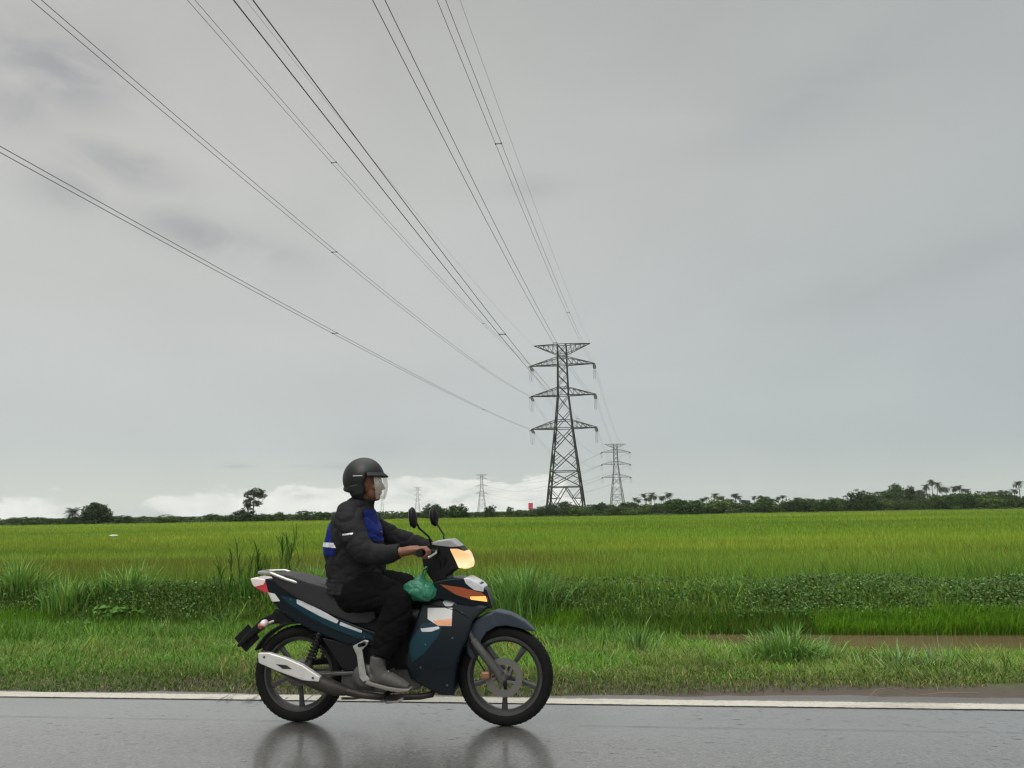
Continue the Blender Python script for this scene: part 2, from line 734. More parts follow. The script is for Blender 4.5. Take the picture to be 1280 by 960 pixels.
far = n.mix(n.noise(n.mapping(oc, (0.02, 0.02, 1)), 1.0, 4), (0.05, 0.075, 0.02), (0.09, 0.11, 0.035))
c = n.mix(n.step(tt, 196, 215), c, far)
n.put(p.inputs['Base Color'], c)
n.put(p.inputs['Roughness'], n.math('SUBTRACT', 0.9, n.math('MULTIPLY', n.step(tt, 6.0, 5.5), 0.45)))
p.inputs['Specular IOR Level'].default_value = 0.3
n.put(p.inputs['Normal'], n.bump(n.noise(oc, 26, 8, 0.7), 0.5, 0.02))
n.l.new(p.outputs[0], out.inputs[0])
M['ground'] = m

S = np.unique(np.concatenate([np.linspace(-3000, -60, 24), np.linspace(-60, -14, 24), np.linspace(-14, 14, 200), np.linspace(14, 60, 24), np.linspace(60, 3000, 24)]))
T = np.unique(np.concatenate([np.linspace(-2500, -20, 14), np.linspace(-20, 5.3, 10), np.linspace(5.4, 14, 160), np.linspace(14, 40, 60), np.linspace(40, 240, 60), np.linspace(240, 3000, 24)]))
sheet('ground', S, T, ground_z, M['ground'])

# ------------------------------------------------------------------ wet asphalt road
m, n, out = base_mat('wet_asphalt')
p = n.new('ShaderNodeBsdfPrincipled')
oc = n.new('ShaderNodeTexCoord').outputs['Object']
sp = n.new('ShaderNodeSeparateXYZ')
n.put(sp.inputs[0], oc)
grain = n.noise(oc, 90, 5, 0.75)
vor = n.new('ShaderNodeTexVoronoi', feature='F1')
n.put(vor.inputs['Vector'], oc)
vor.inputs['Scale'].default_value = 85
stone = vor.outputs['Distance']
patch = n.noise(n.mapping(oc, (0.35, 1.6, 1)), 1.0, 6, 0.6)
streak = n.noise(n.mapping(oc, (0.5, 14, 1)), 1.0, 4, 0.6)
c = n.mix(grain, (0.030, 0.030, 0.029), (0.125, 0.122, 0.117))
c = n.mix(n.math('MULTIPLY', n.step(patch, 0.4, 0.7), 0.5), c, (0.052, 0.050, 0.047))
pits = n.noise(n.mapping(oc, (13, 36, 1)), 1.0, 3, 0.5)
pit = n.math('MULTIPLY', n.step(pits, 0.63, 0.67), n.step(n.noise(oc, 1.1, 3), 0.35, 0.6))
shoulder = n.step(n.math('ADD', sp.outputs[1], n.math('MULTIPLY', n.math('SUBTRACT', n.noise(oc, 7, 5), 0.5), 0.10)), 5.37, 5.46)
vc = n.new('ShaderNodeTexVoronoi', feature='F1')
n.put(vc.inputs['Vector'], oc)
vc.inputs['Scale'].default_value = 75
rnd = n.new('ShaderNodeSeparateColor')
n.put(rnd.inputs[0], vc.outputs['Color'])
c = n.mix(n.math('MULTIPLY', n.step(rnd.outputs[0], 0.80, 0.95), n.math('MULTIPLY', n.step(sp.outputs[1], 4.95, 4.2), 0.4)), c, (0.18, 0.175, 0.165))
c = n.mix(n.math('MULTIPLY', n.step(rnd.outputs[1], 0.75, 0.9), 0.7), c, (0.022, 0.022, 0.022))
c = n.mix(pit, c, (0.012, 0.012, 0.012))
c = n.mix(n.math('MULTIPLY', shoulder, 0.85), c, (0.075, 0.064, 0.052))
n.put(p.inputs['Base Color'], c)
# smooth film of water along the edge (t > 4.75), coarser stone showing nearer the lane's middle
film = n.step(n.math('ADD', sp.outputs[1], n.math('MULTIPLY', n.math('SUBTRACT', patch, 0.5), 0.35)), 4.3, 4.85)
film = n.math('MULTIPLY', film, n.math('SUBTRACT', 1.0, shoulder))
rg = n.math('ADD', 0.42, n.math('MULTIPLY', film, -0.12))
rg = n.math('ADD', rg, n.math('MULTIPLY', n.math('SUBTRACT', patch, 0.5), 0.22))
rg = n.math('ADD', rg, n.math('MULTIPLY', pit, 0.2))
n.put(p.inputs['Roughness'], rg)
p.inputs['Specular IOR Level'].default_value = 0.8
n.put(p.inputs['Coat Weight'], n.math('MULTIPLY', n.math('SUBTRACT', 1.0, n.math('MULTIPLY', pit, 0.8)), n.math('SUBTRACT', 1.0, n.math('MULTIPLY', shoulder, 0.85))))
n.put(p.inputs['Coat Roughness'], n.math('ADD', 0.19, n.math('MULTIPLY', n.math('SUBTRACT', patch, 0.5), 0.18)))
n.put(p.inputs['Coat IOR'], n.math('ADD', 1.75, n.math('ADD', n.math('MULTIPLY', film, 0.9), n.math('MULTIPLY', n.math('SUBTRACT', streak, 0.5), 0.9))))
hgt = n.math('ADD', n.math('MULTIPLY', stone, 1.0), n.math('MULTIPLY', grain, 0.7))
hgt = n.math('SUBTRACT', hgt, n.math('MULTIPLY', pit, 0.9))
bp = n.new('ShaderNodeBump')
n.put(bp.inputs['Height'], hgt)
n.put(bp.inputs['Strength'], n.math('SUBTRACT', 0.50, n.math('MULTIPLY', film, 0.38)))
bp.inputs['Distance'].default_value = 0.004
n.put(p.inputs['Normal'], bp.outputs[0])
n.l.new(p.outputs[0], out.inputs[0])
M['asphalt'] = m


def road_edge(s):
    return 5.43 + 0.02 * np.sin(s * 1.7) + 0.02 * np.sin(s * 4.3 + 2) + 0.05 * (vnoise(s, s * 0 + 1, 6, 2) - 0.5) + 0.16 / (1 + np.exp(-(s - 0.6) * 1.5))


S = np.unique(np.concatenate([np.linspace(-3000, -40, 30), np.linspace(-40, 40, 800), np.linspace(40, 3000, 30)]))


def road_sheet(name, mat, z, t0, t1, S=S, jag=None):
    Tn = np.array([0, 0.5, 1.0])
    g, q = np.meshgrid(S, Tn)
    lo = np.full_like(g, t0)
    hi = t1(g) if callable(t1) else np.full_like(g, t1)
    h = lo + (hi - lo) * q
    V = np.stack([g.ravel(), h.ravel(), np.full(g.size, z)], 1)
    ns, nt = len(S), 3
    idx = np.arange(ns * nt).reshape(nt, ns)
    a, b, c, d = idx[:-1, :-1].ravel(), idx[:-1, 1:].ravel(), idx[1:, 1:].ravel(), idx[1:, :-1].ravel()
    F = np.concatenate([np.stack([a, b, c], 1), np.stack([a, c, d], 1)])
    o = tri_mesh(name, V, F, None, mat)
    o.matrix_world = ROADM
    return tag(o, kind='structure')


road_sheet('road', M['asphalt'], 0.0, -3.0, road_edge)

m, n, out = base_mat('road_paint')
p = n.new('ShaderNodeBsdfPrincipled')
oc = n.new('ShaderNodeTexCoord').outputs['Object']
g1 = n.noise(oc, 60, 6, 0.75)
g2 = n.noise(n.mapping(oc, (1.2, 5, 1)), 1.0, 6, 0.7)
c = n.mix(g2, (0.36, 0.335, 0.28), (0.49, 0.465, 0.40))
c = n.mix(n.math('MULTIPLY', n.step(g1, 0.52, 0.66), 0.8), c, (0.12, 0.115, 0.105))
c = n.mix(n.math('MULTIPLY', n.step(g2, 0.50, 0.68), 0.65), c, (0.20, 0.18, 0.14))
sp = n.new('ShaderNodeSeparateXYZ')
n.put(sp.inputs[0], oc)
off_ = n.math('ABSOLUTE', n.math('SUBTRACT', sp.outputs[1], 5.31))
off_ = n.math('ADD', off_, n.math('MULTIPLY', n.math('SUBTRACT', n.noise(oc, 22, 6, .75), 0.5), 0.075))
c = n.mix(n.step(off_, 0.060, 0.078), c, (0.075, 0.070, 0.063))
n.put(p.inputs['Base Color'], c)
p.inputs['Roughness'].default_value = 0.38
n.put(p.inputs['Normal'], n.bump(g1, 0.2, 0.004))
n.l.new(p.outputs[0], out.inputs[0])
M['paint'] = m
road_sheet('edge_line', M['paint'], 0.004, 5.235, lambda s: 5.385 + 0.012 * (vnoise(s, s * 0, 9, 4) - 0.5))
M['tar'] = pbr('bitumen', (0.02, 0.02, 0.02), 0.35, bump=0.4, bscale=80)
road_sheet('road_seam', M['tar'], 0.003, 4.7375, lambda s: 4.7378 + 0.006 * vnoise(s, s * 0, 7, 6) * (vnoise(s, s * 0, .8, 2) > .25))
# black tar scratches across the paint at the left
b = MB()
for k in range(17):
    s0 = to_st(at_height(318 + rng.uniform(-52, 62) * (0.45 if k < 11 else 1.4), 878, 0))[0]
    L = rng.uniform(.06, .20)
    t0 = 5.18 + rng.uniform(-.03, .05)
    wd = rng.uniform(.004, .008)
    dx = rng.uniform(-.015, .015)
    z = 0.007
    b.add([st(s0 - wd / 2, t0, z), st(s0 + wd / 2, t0, z), st(s0 + wd / 3 + dx, t0 + L, z), st(s0 - wd / 3 + dx, t0 + L, z)], [(0, 1, 2, 3)])
tag(b.build('tar_scratches', M['tar']), kind='structure')

# ------------------------------------------------------------------ ditch water
m, n, out = base_mat('muddy_water')
p = n.new('ShaderNodeBsdfPrincipled')
oc = n.new('ShaderNodeTexCoord').outputs['Object']
c = n.mix(n.noise(n.mapping(oc, (0.6, 2, 1)), 1.0, 5), (0.085, 0.058, 0.033), (0.135, 0.096, 0.056))
n.put(p.inputs['Base Color'], c)
p.inputs['Roughness'].default_value = 0.05
p.inputs['IOR'].default_value = 1.36
n.put(p.inputs['Normal'], n.bump(n.noise(n.mapping(oc, (5, 14, 1)), 1.0, 4), 0.16, 0.03))
n.l.new(p.outputs[0], out.inputs[0])
M['water'] = m
sheet('ditch_water', np.linspace(-300, 300, 60), np.linspace(8.5, 11.8, 4), lambda g, h: np.full_like(g, Z_WATER), M['water'])

# ------------------------------------------------------------------ grass, weeds and rice (nobody could count the blades)
M['grass'] = leaf_mat('grass_blade', 0.28, .55, .05)
M['rice'] = leaf_mat('rice_blade', 0.35, .55, .04)
M['leaf'] = leaf_mat('weed_leaf', 0.25, 0.5, 0.08)


def scatter(n, t0, t1, power=0.0, s_margin=1.0):
    """points in the wedge the lens sees, density falling as distance**-power"""
    q = rng.random(n)
    if abs(power - 2) < 1e-6:
        t = t0 * (t1 / t0) ** q
    else:
        k = 2 - power
        t = (t0 ** k + q * (t1 ** k - t0 ** k)) ** (1 / k)
    s = (rng.random(n) * 2 - 1) * (t * 0.72 + s_margin) - t * 0.118
    return s, t


def lay(name, parts, mat, kind='stuff', parent=None):
    V, F, C = merge(parts)
    o = tri_mesh(name, V, F, C, mat, parent)
    if parent is None:
        o.matrix_world = ROADM
    if kind:
        tag(o, kind=kind)
    return o


def base_pts(s, t):
    return np.stack([s, t, ground_z(s, t)], 1)


G_MID = (0.125, 0.205, 0.036)
G_LUSH = (0.115, 0.245, 0.032)
G_DRY = (0.20, 0.18, 0.085)
G_DARK = (0.038, 0.080, 0.014)
parts = []
# creeping verge grass: short, leaning, many pale stems near the road
s, t = scatter(400000, 5.42, 10.6)
edge = road_edge(s) + 0.0 + 0.26 * np.clip((s + 0.2) / 3.0, 0, 1) * (0.6 + 0.8 * vnoise(s, s * 0, 1.6, 9)) + 0.10 * (vnoise(s, t, 5, 3) - .3)
keep = (t > edge + rng.exponential(0.07, len(s)) - 0.03) & (t < shore(s) + 0.10)
bare = vnoise(s, t, 2.1, 8) * 0.6 + vnoise(s, t, 6.0, 4) * 0.4
keep &= rng.random(len(s)) < np.clip(0.10 + bare * 1.5 + .45 * np.clip((6.6 - t), 0, 1), 0, 1)
s, t = s[keep], t[keep]
k = len(s)
near = np.clip((t - 5.6) / 1.6, 0, 1)
near2 = near * np.clip((shore(s) - t) / .8, .35, 1)
h = (0.030 + 0.052 * near2 * (0.45 + vnoise(s, t, 1.5, 2))) * np.exp(rng.normal(0, .32, k))
lush = vnoise(s, t, 0.9, 12) * 0.6 + vnoise(s, t, 2.7, 15) * 0.4
col = tone(G_MID, k, .28, .15)
ml = lush > 0.52
col[ml] = tone(G_LUSH, ml.sum(), .26, .1)
col *= (.55 + .45 * near)[:, None]
col *= (.58 + .85 * vnoise(s, t, 1.3, 33) * vnoise(s, t, .5, 34) + .35 * vnoise(s, t, 4.5, 35))[:, None]
dry = rng.random(k) < 0.07 + 0.16 * (1 - near) + 0.08 * (lush < .4)
col[dry] = tone(G_DRY, dry.sum(), .3, .1)
parts.append(blades(base_pts(s, t), h * 1.25, rng.uniform(.003, .0065, k), rng.uniform(.9, 3.0, k), rng.uniform(0, 6.283, k), col))
# scattered broader blades that arch over
s, t = scatter(15000, 6.0, 9.9)
keep = (t < shore(s) - 1.1) & (rng.random(len(s)) < np.clip(vnoise(s, t, 1.0, 21) * 1.8 - .5, 0, 1))
s, t = s[keep], t[keep]
k = len(s)
parts.append(blades(base_pts(s, t), rng.uniform(.10, .24, k), rng.uniform(.005, .010, k), rng.uniform(.9, 2.6, k), rng.uniform(0, 6.283, k), tone((.085, .165, .03), k, .25)))
# near-left verge: ranker grass hiding the ditch
s, t = scatter(34000, 8.6, 11.1)
keep = (s < 0.55 + rng.normal(0, .4, len(s)))
s, t = s[keep], t[keep]
k = len(s)
parts.append(blades(base_pts(s, t), rng.uniform(.12, .32, k), rng.uniform(.005, .010, k), rng.uniform(.3, 2.2, k), rng.uniform(0, 6.283, k), tone((.09, .18, .026), k, .3)))
lay('verge_grass', parts, M['grass'])

parts = []
# far bank of the ditch: bright overhanging grass at its foot, darker sward above
s, t = scatter(60000, 10.90, 11.32)
keep = (s > 0.5) | (rng.random(len(s)) < .5)
s, t = s[keep], t[keep]
k = len(s)
bright = vnoise(s, t * .5, .55, 31)
lf_ = 1 / (1 + np.exp((s - 0.3) * 1.4))
col = tone((.095, .175, .028), k, .36, .2)
mb_ = bright > .5
col[mb_] = tone((.14, .28, .026), mb_.sum(), .25)
parts.append(blades(base_pts(s, t), rng.uniform(.10, .30, k) * (0.75 + .5 * bright), rng.uniform(.006, .011, k), rng.uniform(.3, 1.6, k), rng.normal(-1.57, .9, k), col))
s, t = scatter(52000, 11.3, 13.3)
k = len(s)
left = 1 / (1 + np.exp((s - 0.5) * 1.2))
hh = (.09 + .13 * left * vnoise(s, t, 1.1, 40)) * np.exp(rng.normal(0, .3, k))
col = tone((.10, .185, .028), k, .34, .16) * (1 - .42 * left * np.clip((12.3 - t) / .5, 0, 1))[:, None]  # shade on the left bank face is painted into the blade tones
dr = (t > 12.25) & (rng.random(k) < .75 - .35 * left)
col[dr] = tone((.21, .25, .070), dr.sum(), .28)
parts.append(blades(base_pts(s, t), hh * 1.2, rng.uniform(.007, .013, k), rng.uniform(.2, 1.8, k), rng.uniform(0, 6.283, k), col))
s, t = scatter(26000, 12.35, 13.5)
k = len(s)
parts.append(blades(base_pts(s, t), rng.uniform(.10, .24, k), rng.uniform(.006, .011, k), rng.uniform(.3, 2.3, k), rng.uniform(0, 6.283, k), tone((.21, .265, .080), k, .3)))
s, t = scatter(15000, 11.2, 12.5)
k = len(s)
parts.append(blades(base_pts(s, t), rng.uniform(.12, .30, k) * (.5 + vnoise(s, t, .9, 58)), rng.uniform(.006, .011, k), rng.uniform(.3, 2.2, k), rng.uniform(0, 6.283, k), tone((.12, .215, .035), k, .3)))
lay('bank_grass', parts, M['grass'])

# creeping broad-leaved weeds that cover the bank
s, t = scatter(110000, 11.12, 12.5)
right = 1 / (1 + np.exp(-(s - 1.0) * 2.0))
dens = np.clip(.42 + .58 * right, 0, 1) * np.clip(vnoise(s, t, .7, 50) * 1.8 + vnoise(s, t, 2.6, 51) * 1.6 - .95, 0, 1)
keep = rng.random(len(s)) < dens
s, t = s[keep], t[keep]
k = len(s)
P = base_pts(s, t)
P[:, 2] += rng.uniform(.02, .22, k) * (.6 + .6 * vnoise(s, t, 2.2, 55)) + .03
col = tone((.062, .115, .026), k, .42, .15)
lt = rng.random(k) < .14
col[lt] = tone((.085, .15, .04), lt.sum(), .25)
parts = [leaves(P, rng.uniform(.018, .046, k), col, .62, 1.1, up=(0, -.45, .8))]
lay('bank_creeper', parts, M['leaf'])

# rice: upright blades, dense; the sward's level stays a little below the eye
parts = []
for (cnt, t0, t1) in ((190000, 12.5, 40.0), (150000, 38.0, 120.0), (70000, 110.0, 192.0)):
    s, t = scatter(cnt, t0, t1, 2.0, 3.0)
    k = len(s)
    big = vnoise(s, t, .045, 61) * .6 + vnoise(s, t, .16, 62) * .4
    strip = vnoise(s * .12, t, .30, 63)
    h = (.48 + .10 * (big - .5) + .05 * (strip - .5)) * np.exp(rng.normal(0, .12, k))
    h *= np.where(t < 14.0, 1.05, 1.0)
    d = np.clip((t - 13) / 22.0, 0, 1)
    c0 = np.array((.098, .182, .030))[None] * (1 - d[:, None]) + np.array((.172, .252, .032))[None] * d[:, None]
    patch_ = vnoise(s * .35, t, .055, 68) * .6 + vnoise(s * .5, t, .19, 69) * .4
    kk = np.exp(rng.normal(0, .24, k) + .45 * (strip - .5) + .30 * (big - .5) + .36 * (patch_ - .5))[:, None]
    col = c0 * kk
    col[:, 0] *= 1 + .5 * (big - .5) + .3 * (patch_ - .5) + rng.normal(0, .08, k)
    # ripening brownish strips in the left part of the field
    br = np.exp(-((t - 24.0 - 0.10 * s) / 3.6) ** 2) * np.clip((1.5 - s) / 4, 0, 1) * (.4 + vnoise(s, t, .35, 66))
    br = br + .30 * np.clip(vnoise(s * .15, t, .22, 67) - .66, 0, 1) * 1.5 * (t > 16)
    mm = rng.random(k) < np.clip(br * 1.5, 0, .85)
    col[mm] = tone((.135, .150, .030), mm.sum(), .22, .1)
    wdt = (.0075 + .00045 * (t - 12)) * rng.uniform(.7, 1.3, k)
    lean = rng.uniform(.1, 1.25, k)
    P = base_pts(s, t)
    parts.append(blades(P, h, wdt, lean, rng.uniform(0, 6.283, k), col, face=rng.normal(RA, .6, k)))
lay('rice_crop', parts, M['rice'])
# pale dry grass on the bund at the far end of the field
s = rng.uniform(-190, 210, 26000)
t = rng.uniform(190.5, 193.0, 26000)
k = len(s)
lay('bund_grass', [blades(base_pts(s, t), rng.uniform(.35, .62, k), rng.uniform(.10, .2, k), rng.uniform(.1, 1.2, k), rng.uniform(0, 6.28, k), tone((.16, .175, .075), k, .25), face=rng.normal(RA, .5, k))], M['grass'])


# ------------------------------------------------------------------ clumps of taller plants: things of their own
def at_ground(u, v, z=-.2):
    for _ in range(12):
        p = at_height(u, v, z)
        s0, t0 = to_st(p)
        z = .5 * z + .5 * float(ground_z(np.array([s0]), np.array([t0]))[0])
    return at_height(u, v, z)


def clump(name, label, cat, u, v, z, n, spread, h0, h1, width, lean, col, group=None, dv=.25, flat=0.0, lift=0.0):
    s0, t0 = to_st(at_ground(u, v, z))
    gz = float(ground_z(np.array([s0]), np.array([t0]))[0])
    a = rng.uniform(0, 6.283, n)
    r = np.minimum(np.abs(rng.normal(0, spread, n)), spread * rng.uniform(1.3, 1.7, n))
    s = np.cos(a) * r
    t = np.sin(a) * r * .7
    P = np.stack([s, t, np.full(n, -0.02) + lift], 1)
    h = rng.uniform(h0, h1, n) * np.clip(1.1 - r / (spread * 4), .4, 1)
    V, F, C = blades(P, h, rng.uniform(.6, 1.3, n) * width, rng.uniform(lean * .25, lean * 1.3, n), a + rng.normal(0, .7, n), tone(col, n, dv))
    o = tri_mesh(name, V, F, C, M['grass'])
    o.location = st(s0, t0, gz)
    o.rotation_euler = (0, 0, RA)
    return tag(o, label, cat, group)


clump('grass_clump', 'dense rounded clump of long bright grass on the water edge at the right', 'grass clump', 985, 832, -.30, 1000, .27, .22, .45, .010, 1.8, (0.132, 0.243, 0.060))
clump('grass_clump', 'tall arching grass clump on the bank just right of the front mudguard', 'grass clump', 655, 758, -.02, 420, .34, .5, 1.0, .016, 1.25, (0.132, 0.250, 0.060))
clump('grass_clump', 'drooping grass clump hanging down the bank above the front wheel', 'grass clump', 668, 775, -.12, 200, .26, .35, .65, .018, 2.1, (0.147, 0.243, 0.102))
clump('grass_clump', 'small upright tuft of broad grass on the verge between front wheel and water', 'grass clump', 798, 820, -.22, 60, .12, .25, .46, .015, 1.1, (0.139, 0.243, 0.074))
clump('grass_clump', 'low spreading tuft on the verge just right of the front wheel', 'grass clump', 760, 800, -.2, 90, .22, .18, .36, .013, 1.6, (0.139, 0.250, 0.065))
clump('grass_clump', 'grass clump at the left edge of the picture on the field bank', 'grass clump', 22, 756, -.05, 260, .24, .45, .85, .018, 1.3, (.155, .27, .062))
clump('grass_clump', 'second grass clump from the left on the field bank', 'grass clump', 84, 755, -.05, 200, .26, .4, .72, .018, 1.4, (.155, .27, .062))
clump('grass_clump', 'pale spreading grass clump on the field bank midway to the tall reeds', 'grass clump', 162, 755, -.05, 220, .32, .45, .78, .017, 1.6, (.155, .27, .062))
clump('grass_clump', 'pale grass clump behind the motorcycle seat against the rice', 'grass clump', 390, 752, -.05, 170, .22, .4, .72, .014, .9, (0.155, 0.265, 0.084))
clump('grass_clump', 'grass clump behind the handlebars below the far mirror', 'grass clump', 515, 754, -.05, 200, .3, .35, .7, .015, 1.3, (0.124, 0.250, 0.056))
clump('grass_clump', 'thin seedy grass tuft on the verge below the water at the right', 'grass clump', 1120, 838, -.12, 70, .24, .14, .30, .011, 1.6, (0.155, 0.243, 0.093))
clump('grass_clump', 'tiny grass tuft with one pale stalk on the verge at the right', 'grass clump', 1178, 835, -.12, 26, .08, .16, .34, .010, .6, (0.217, 0.272, 0.149))
clump('grass_clump', 'dark dense grass clump on the bank under the pale spreading clump', 'grass clump', 130, 752, -.05, 260, .42, .22, .42, .014, 1.6, (0.059, 0.125, 0.026))
clump('grass_clump', 'lush grass tuft on the verge left of the rear mudguard', 'grass clump', 282, 792, -.15, 200, .28, .2, .42, .013, 1.7, (0.147, 0.265, 0.074))
clump('grass_clump', 'broad pale verge tuft left of the exhaust pipe', 'grass clump', 205, 800, -.15, 180, .34, .16, .34, .012, 1.8, (0.178, 0.243, 0.112))


def reed_stand(label, u, v, z, stems, hh, spread):
    s0, t0 = to_st(at_ground(u, v, z))
    root = empty('reed_clump', st(s0, t0, float(ground_z(np.array([s0]), np.array([t0]))[0])), RA)
    tag(root, label, 'reeds')
    for (dx, dy, h, ln) in stems:
        mb = MB()
        pts = [Vector((dx + ln * q * q * h, dy, h * q)) for q in (0, .3, .6, 1)]
        mb.tube(pts, [.008, .007, .006, .003], 6)
        mb.build('stem', M['stem'], root, smooth=True)
    n_ = 22 * len(stems)
    a = rng.uniform(0, 6.283, n_)
    idx = rng.integers(0, len(stems), n_)
    q = rng.uniform(.15, .95, n_)
    Sx = np.array(stems)
    hx = Sx[idx, 2]
    P = np.stack([Sx[idx, 0] + Sx[idx, 3] * q * q * hx, Sx[idx, 1], hx * q], 1)
    V, F, C = blades(P, rng.uniform(.2, .45, n_), rng.uniform(.010, .018, n_), rng.uniform(.5, 1.9, n_), a, tone((.05, .12, .018), n_, .3))
    n2 = int(340 * spread)
    a2 = rng.uniform(0, 6.283, n2)
    r2 = np.abs(rng.normal(0, spread, n2))
    P2 = np.stack([np.cos(a2) * r2, np.sin(a2) * r2 * .5, np.zeros(n2)], 1)
    B = blades(P2, rng.uniform(.3, hh, n2), rng.uniform(.01, .02, n2), rng.uniform(.3, 1.6, n2), a2, tone((.075, .165, .024), n2, .3))
    V, F, C = merge([(V, F, C), B])
    tri_mesh('foliage', V, F, C, M['grass'], root)
    return root


M['stem'] = pbr('reed_stem', (.05, .085, .02), .6)
reed_stand('tall dark reeds with long stems standing on the bank behind the tail light', 312, 754, -.05,
           [(-.34, 0, .62, .05), (-.2, .05, .80, -.1), (-.06, 0, .6, .15), (.1, .06, .74, -.05), (.22, 0, .52, .2), (-.5, .05, .42, -.15), (.02, .1, .48, .3)], .55, .42)
reed_stand('thin tall reed with two bent tops rising behind the motorcycle seat', 352, 752, -.05,
           [(-.02, 0, .84, .02), (.03, .03, .86, .04), (.06, 0, 1.0, .17), (.12, 0, .72, .35)], .45, .16)


def weed(label, u, v, z, cnt, spread, size, col):
    s0, t0 = to_st(at_ground(u, v, z))
    a = rng.uniform(0, 6.283, cnt)
    r = np.sqrt(rng.random(cnt)) * spread
    root = empty('broadleaf_weed', st(s0, t0, float(ground_z(np.array([s0]), np.array([t0]))[0])), RA)
    tag(root, label, 'weed')
    P = np.stack([np.cos(a) * r, np.sin(a) * r * .5, rng.uniform(.07, .2, cnt)], 1)
    V, F, C = leaves(P, rng.uniform(.7, 1.25, cnt) * size, tone(col, cnt, .2), .5, 1.35, up=(0, -.5, .8))
    tri_mesh('leaves', V, F, C, M['leaf'], root)
    mb = MB()
    for q in P[::2]:
        mb.tube([(0, 0, -.02), (q[0] * .55, q[1] * .55, .02), tuple(q)], [.004, .003, .002], 5)
    mb.build('stalk', M['stem'], root)


weed('patch of broad light green leaves on the verge below the pale spreading clump', 150, 783, -.12, 110, .42, .095, (.085, .19, .03))
weed('smaller broad leaved weed at the left end of the leafy patch', 98, 780, -.12, 45, .2, .085, (.075, .17, .03))
weed('broad dark leaved weed on the bank between the reeds and leafy patch', 232, 770, -.1, 60, .32, .07, (.05, .115, .02))
# dead twigs on the muddy edge
M['twig'] = pbr('dead_twig', (.14, .105, .07), .8)
for lab, uv in (('bent pale dead twig lying on the muddy road edge at the right', [(1085, 872), (1096, 862), (1112, 860), (1126, 862), (1142, 868)]),
                ('straight thin twig lying at the grass edge right of the bent twig', [(1150, 869), (1180, 866), (1225, 866)])):
    pts = [at_height(u, v, .02 + .012 * i % .02) for i, (u, v) in enumerate(uv)]
    c0 = pts[0].copy()
    mb = MB()
    mb.tube([q - c0 for q in pts], [.003, .003, .0025, .002, .0015][:len(pts)], 6)
    o = mb.build('twig', M['twig'], smooth=True)
    o.location = c0
    tag(o, lab, 'twig')

# ------------------------------------------------------------------ trees beyond the field
M['crown'] = leaf_mat('tree_leaf', 0.2, 0.5, 0.1)
M['frond'] = leaf_mat('palm_frond', 0.2, 0.5, 0.12)
M['bark'] = pbr('bark', (.085, .07, .052), .9, vary=.3, vscale=3)


def crown_mesh(lobes, leaf, n, col, dv=.3):
    """leaf clumps spread through a set of lobes (cx, cy, cz, rx, ry, rz); gaps between clumps"""
    parts = []
    vol = np.array([l[3] * l[5] for l in lobes])
    vol = vol / vol.sum()
    for l, q in zip(lobes, vol):
        k = max(6, int(n * q / 14))
        d = rng.normal(0, 1, (k, 3))
        d /= np.linalg.norm(d, axis=1)[:, None]
        r = rng.uniform(.45, 1.0, k) ** .5
        c = np.array(l[:3]) + d * r[:, None] * np.array(l[3:6])
        cc = tone(col, k, dv, .14)
        m_ = 14
        P = np.repeat(c, m_, 0) + rng.normal(0, 1, (k * m_, 3)) * leaf * np.array((1.0, 1.0, .7))
        C = np.repeat(cc, m_, 0) * np.exp(rng.normal(0, .15, (k * m_, 1)))
        parts.append(leaves(P, rng.uniform(.7, 1.4, k * m_) * leaf * 1.25, C, .8, 1.2, up=(0, 0, .5)))
    return merge(parts)


def tree_proto(kind, h, wd, lobes, leaf, n, col, trunk_h, trunk_r, limbs=4, lean=0.0):
    root = empty(kind, (0, 0, 0))
    mb = MB()
    pts = [Vector((lean * q * q * h, math.sin(q * 5) * .02 * h, trunk_h * q)) for q in (-.05, .3, .65, 1)]
    mb.tube(pts, [trunk_r * 1.25, trunk_r, trunk_r * .85, trunk_r * .6], 8)
    for i in range(limbs):
        l = lobes[i % len(lobes)]
        a = pts[2] if i % 2 else pts[3]
        e = Vector((l[0], l[1], l[2] + l[5] * .2))
        mid = (a + e) / 2 + Vector((0, 0, .06 * h))
        mb.tube([a, mid, e], [trunk_r * .5, trunk_r * .32, trunk_r * .12], 6)
    mb.build('trunk', M['bark'], root, smooth=True)
    V, F, C = crown_mesh(lobes, leaf, n, col)
    tri_mesh('crown', V, F, C, M['crown'], root)
    note_kids(root)
    return root


def rlobes(k, w_, h, z0, flat=1.0):
    L = []
    for i in range(k):
        a = rng.uniform(0, 6.283)
        q = rng.uniform(.15, .75)
        rz = h * rng.uniform(.20, .34) * flat
        L.append((math.cos(a) * w_ * .5 * q, math.sin(a) * w_ * .5 * q, z0 + (h - z0 - rz) * rng.uniform(.35, 1.0), w_ * rng.uniform(.2, .34), w_ * rng.uniform(.2, .34), rz))
    L.append((0, 0, z0 + (h - z0) * .45, w_ * .40, w_ * .40, (h - z0) * .45))
    return L


C_DARK, C_MIDG, C_LITE, C_GREY = (.024, .048, .012), (.036, .070, .016), (.062, .105, .024), (.036, .052, .026)
# prototypes are 1 m wide / high boxes of their kind scaled per place; unit height 4, width 5
PROTO = []
for i in range(7):
    PROTO.append(('bush', tree_proto('bush', 4, 5, rlobes(6, 5, 4, .2), .20, 2600, (C_DARK, C_MIDG, C_MIDG, C_LITE, C_MIDG, C_DARK, C_MIDG)[i], 2.2, .10, 4)))
for i in range(5):
    PROTO.append(('tree', tree_proto('tree', 8, 6, rlobes(8, 6, 8, 2.2), .26, 3000, (C_DARK, C_MIDG, C_DARK, C_MIDG, C_GREY)[i], 5.0, .17, 6)))
USED = set()


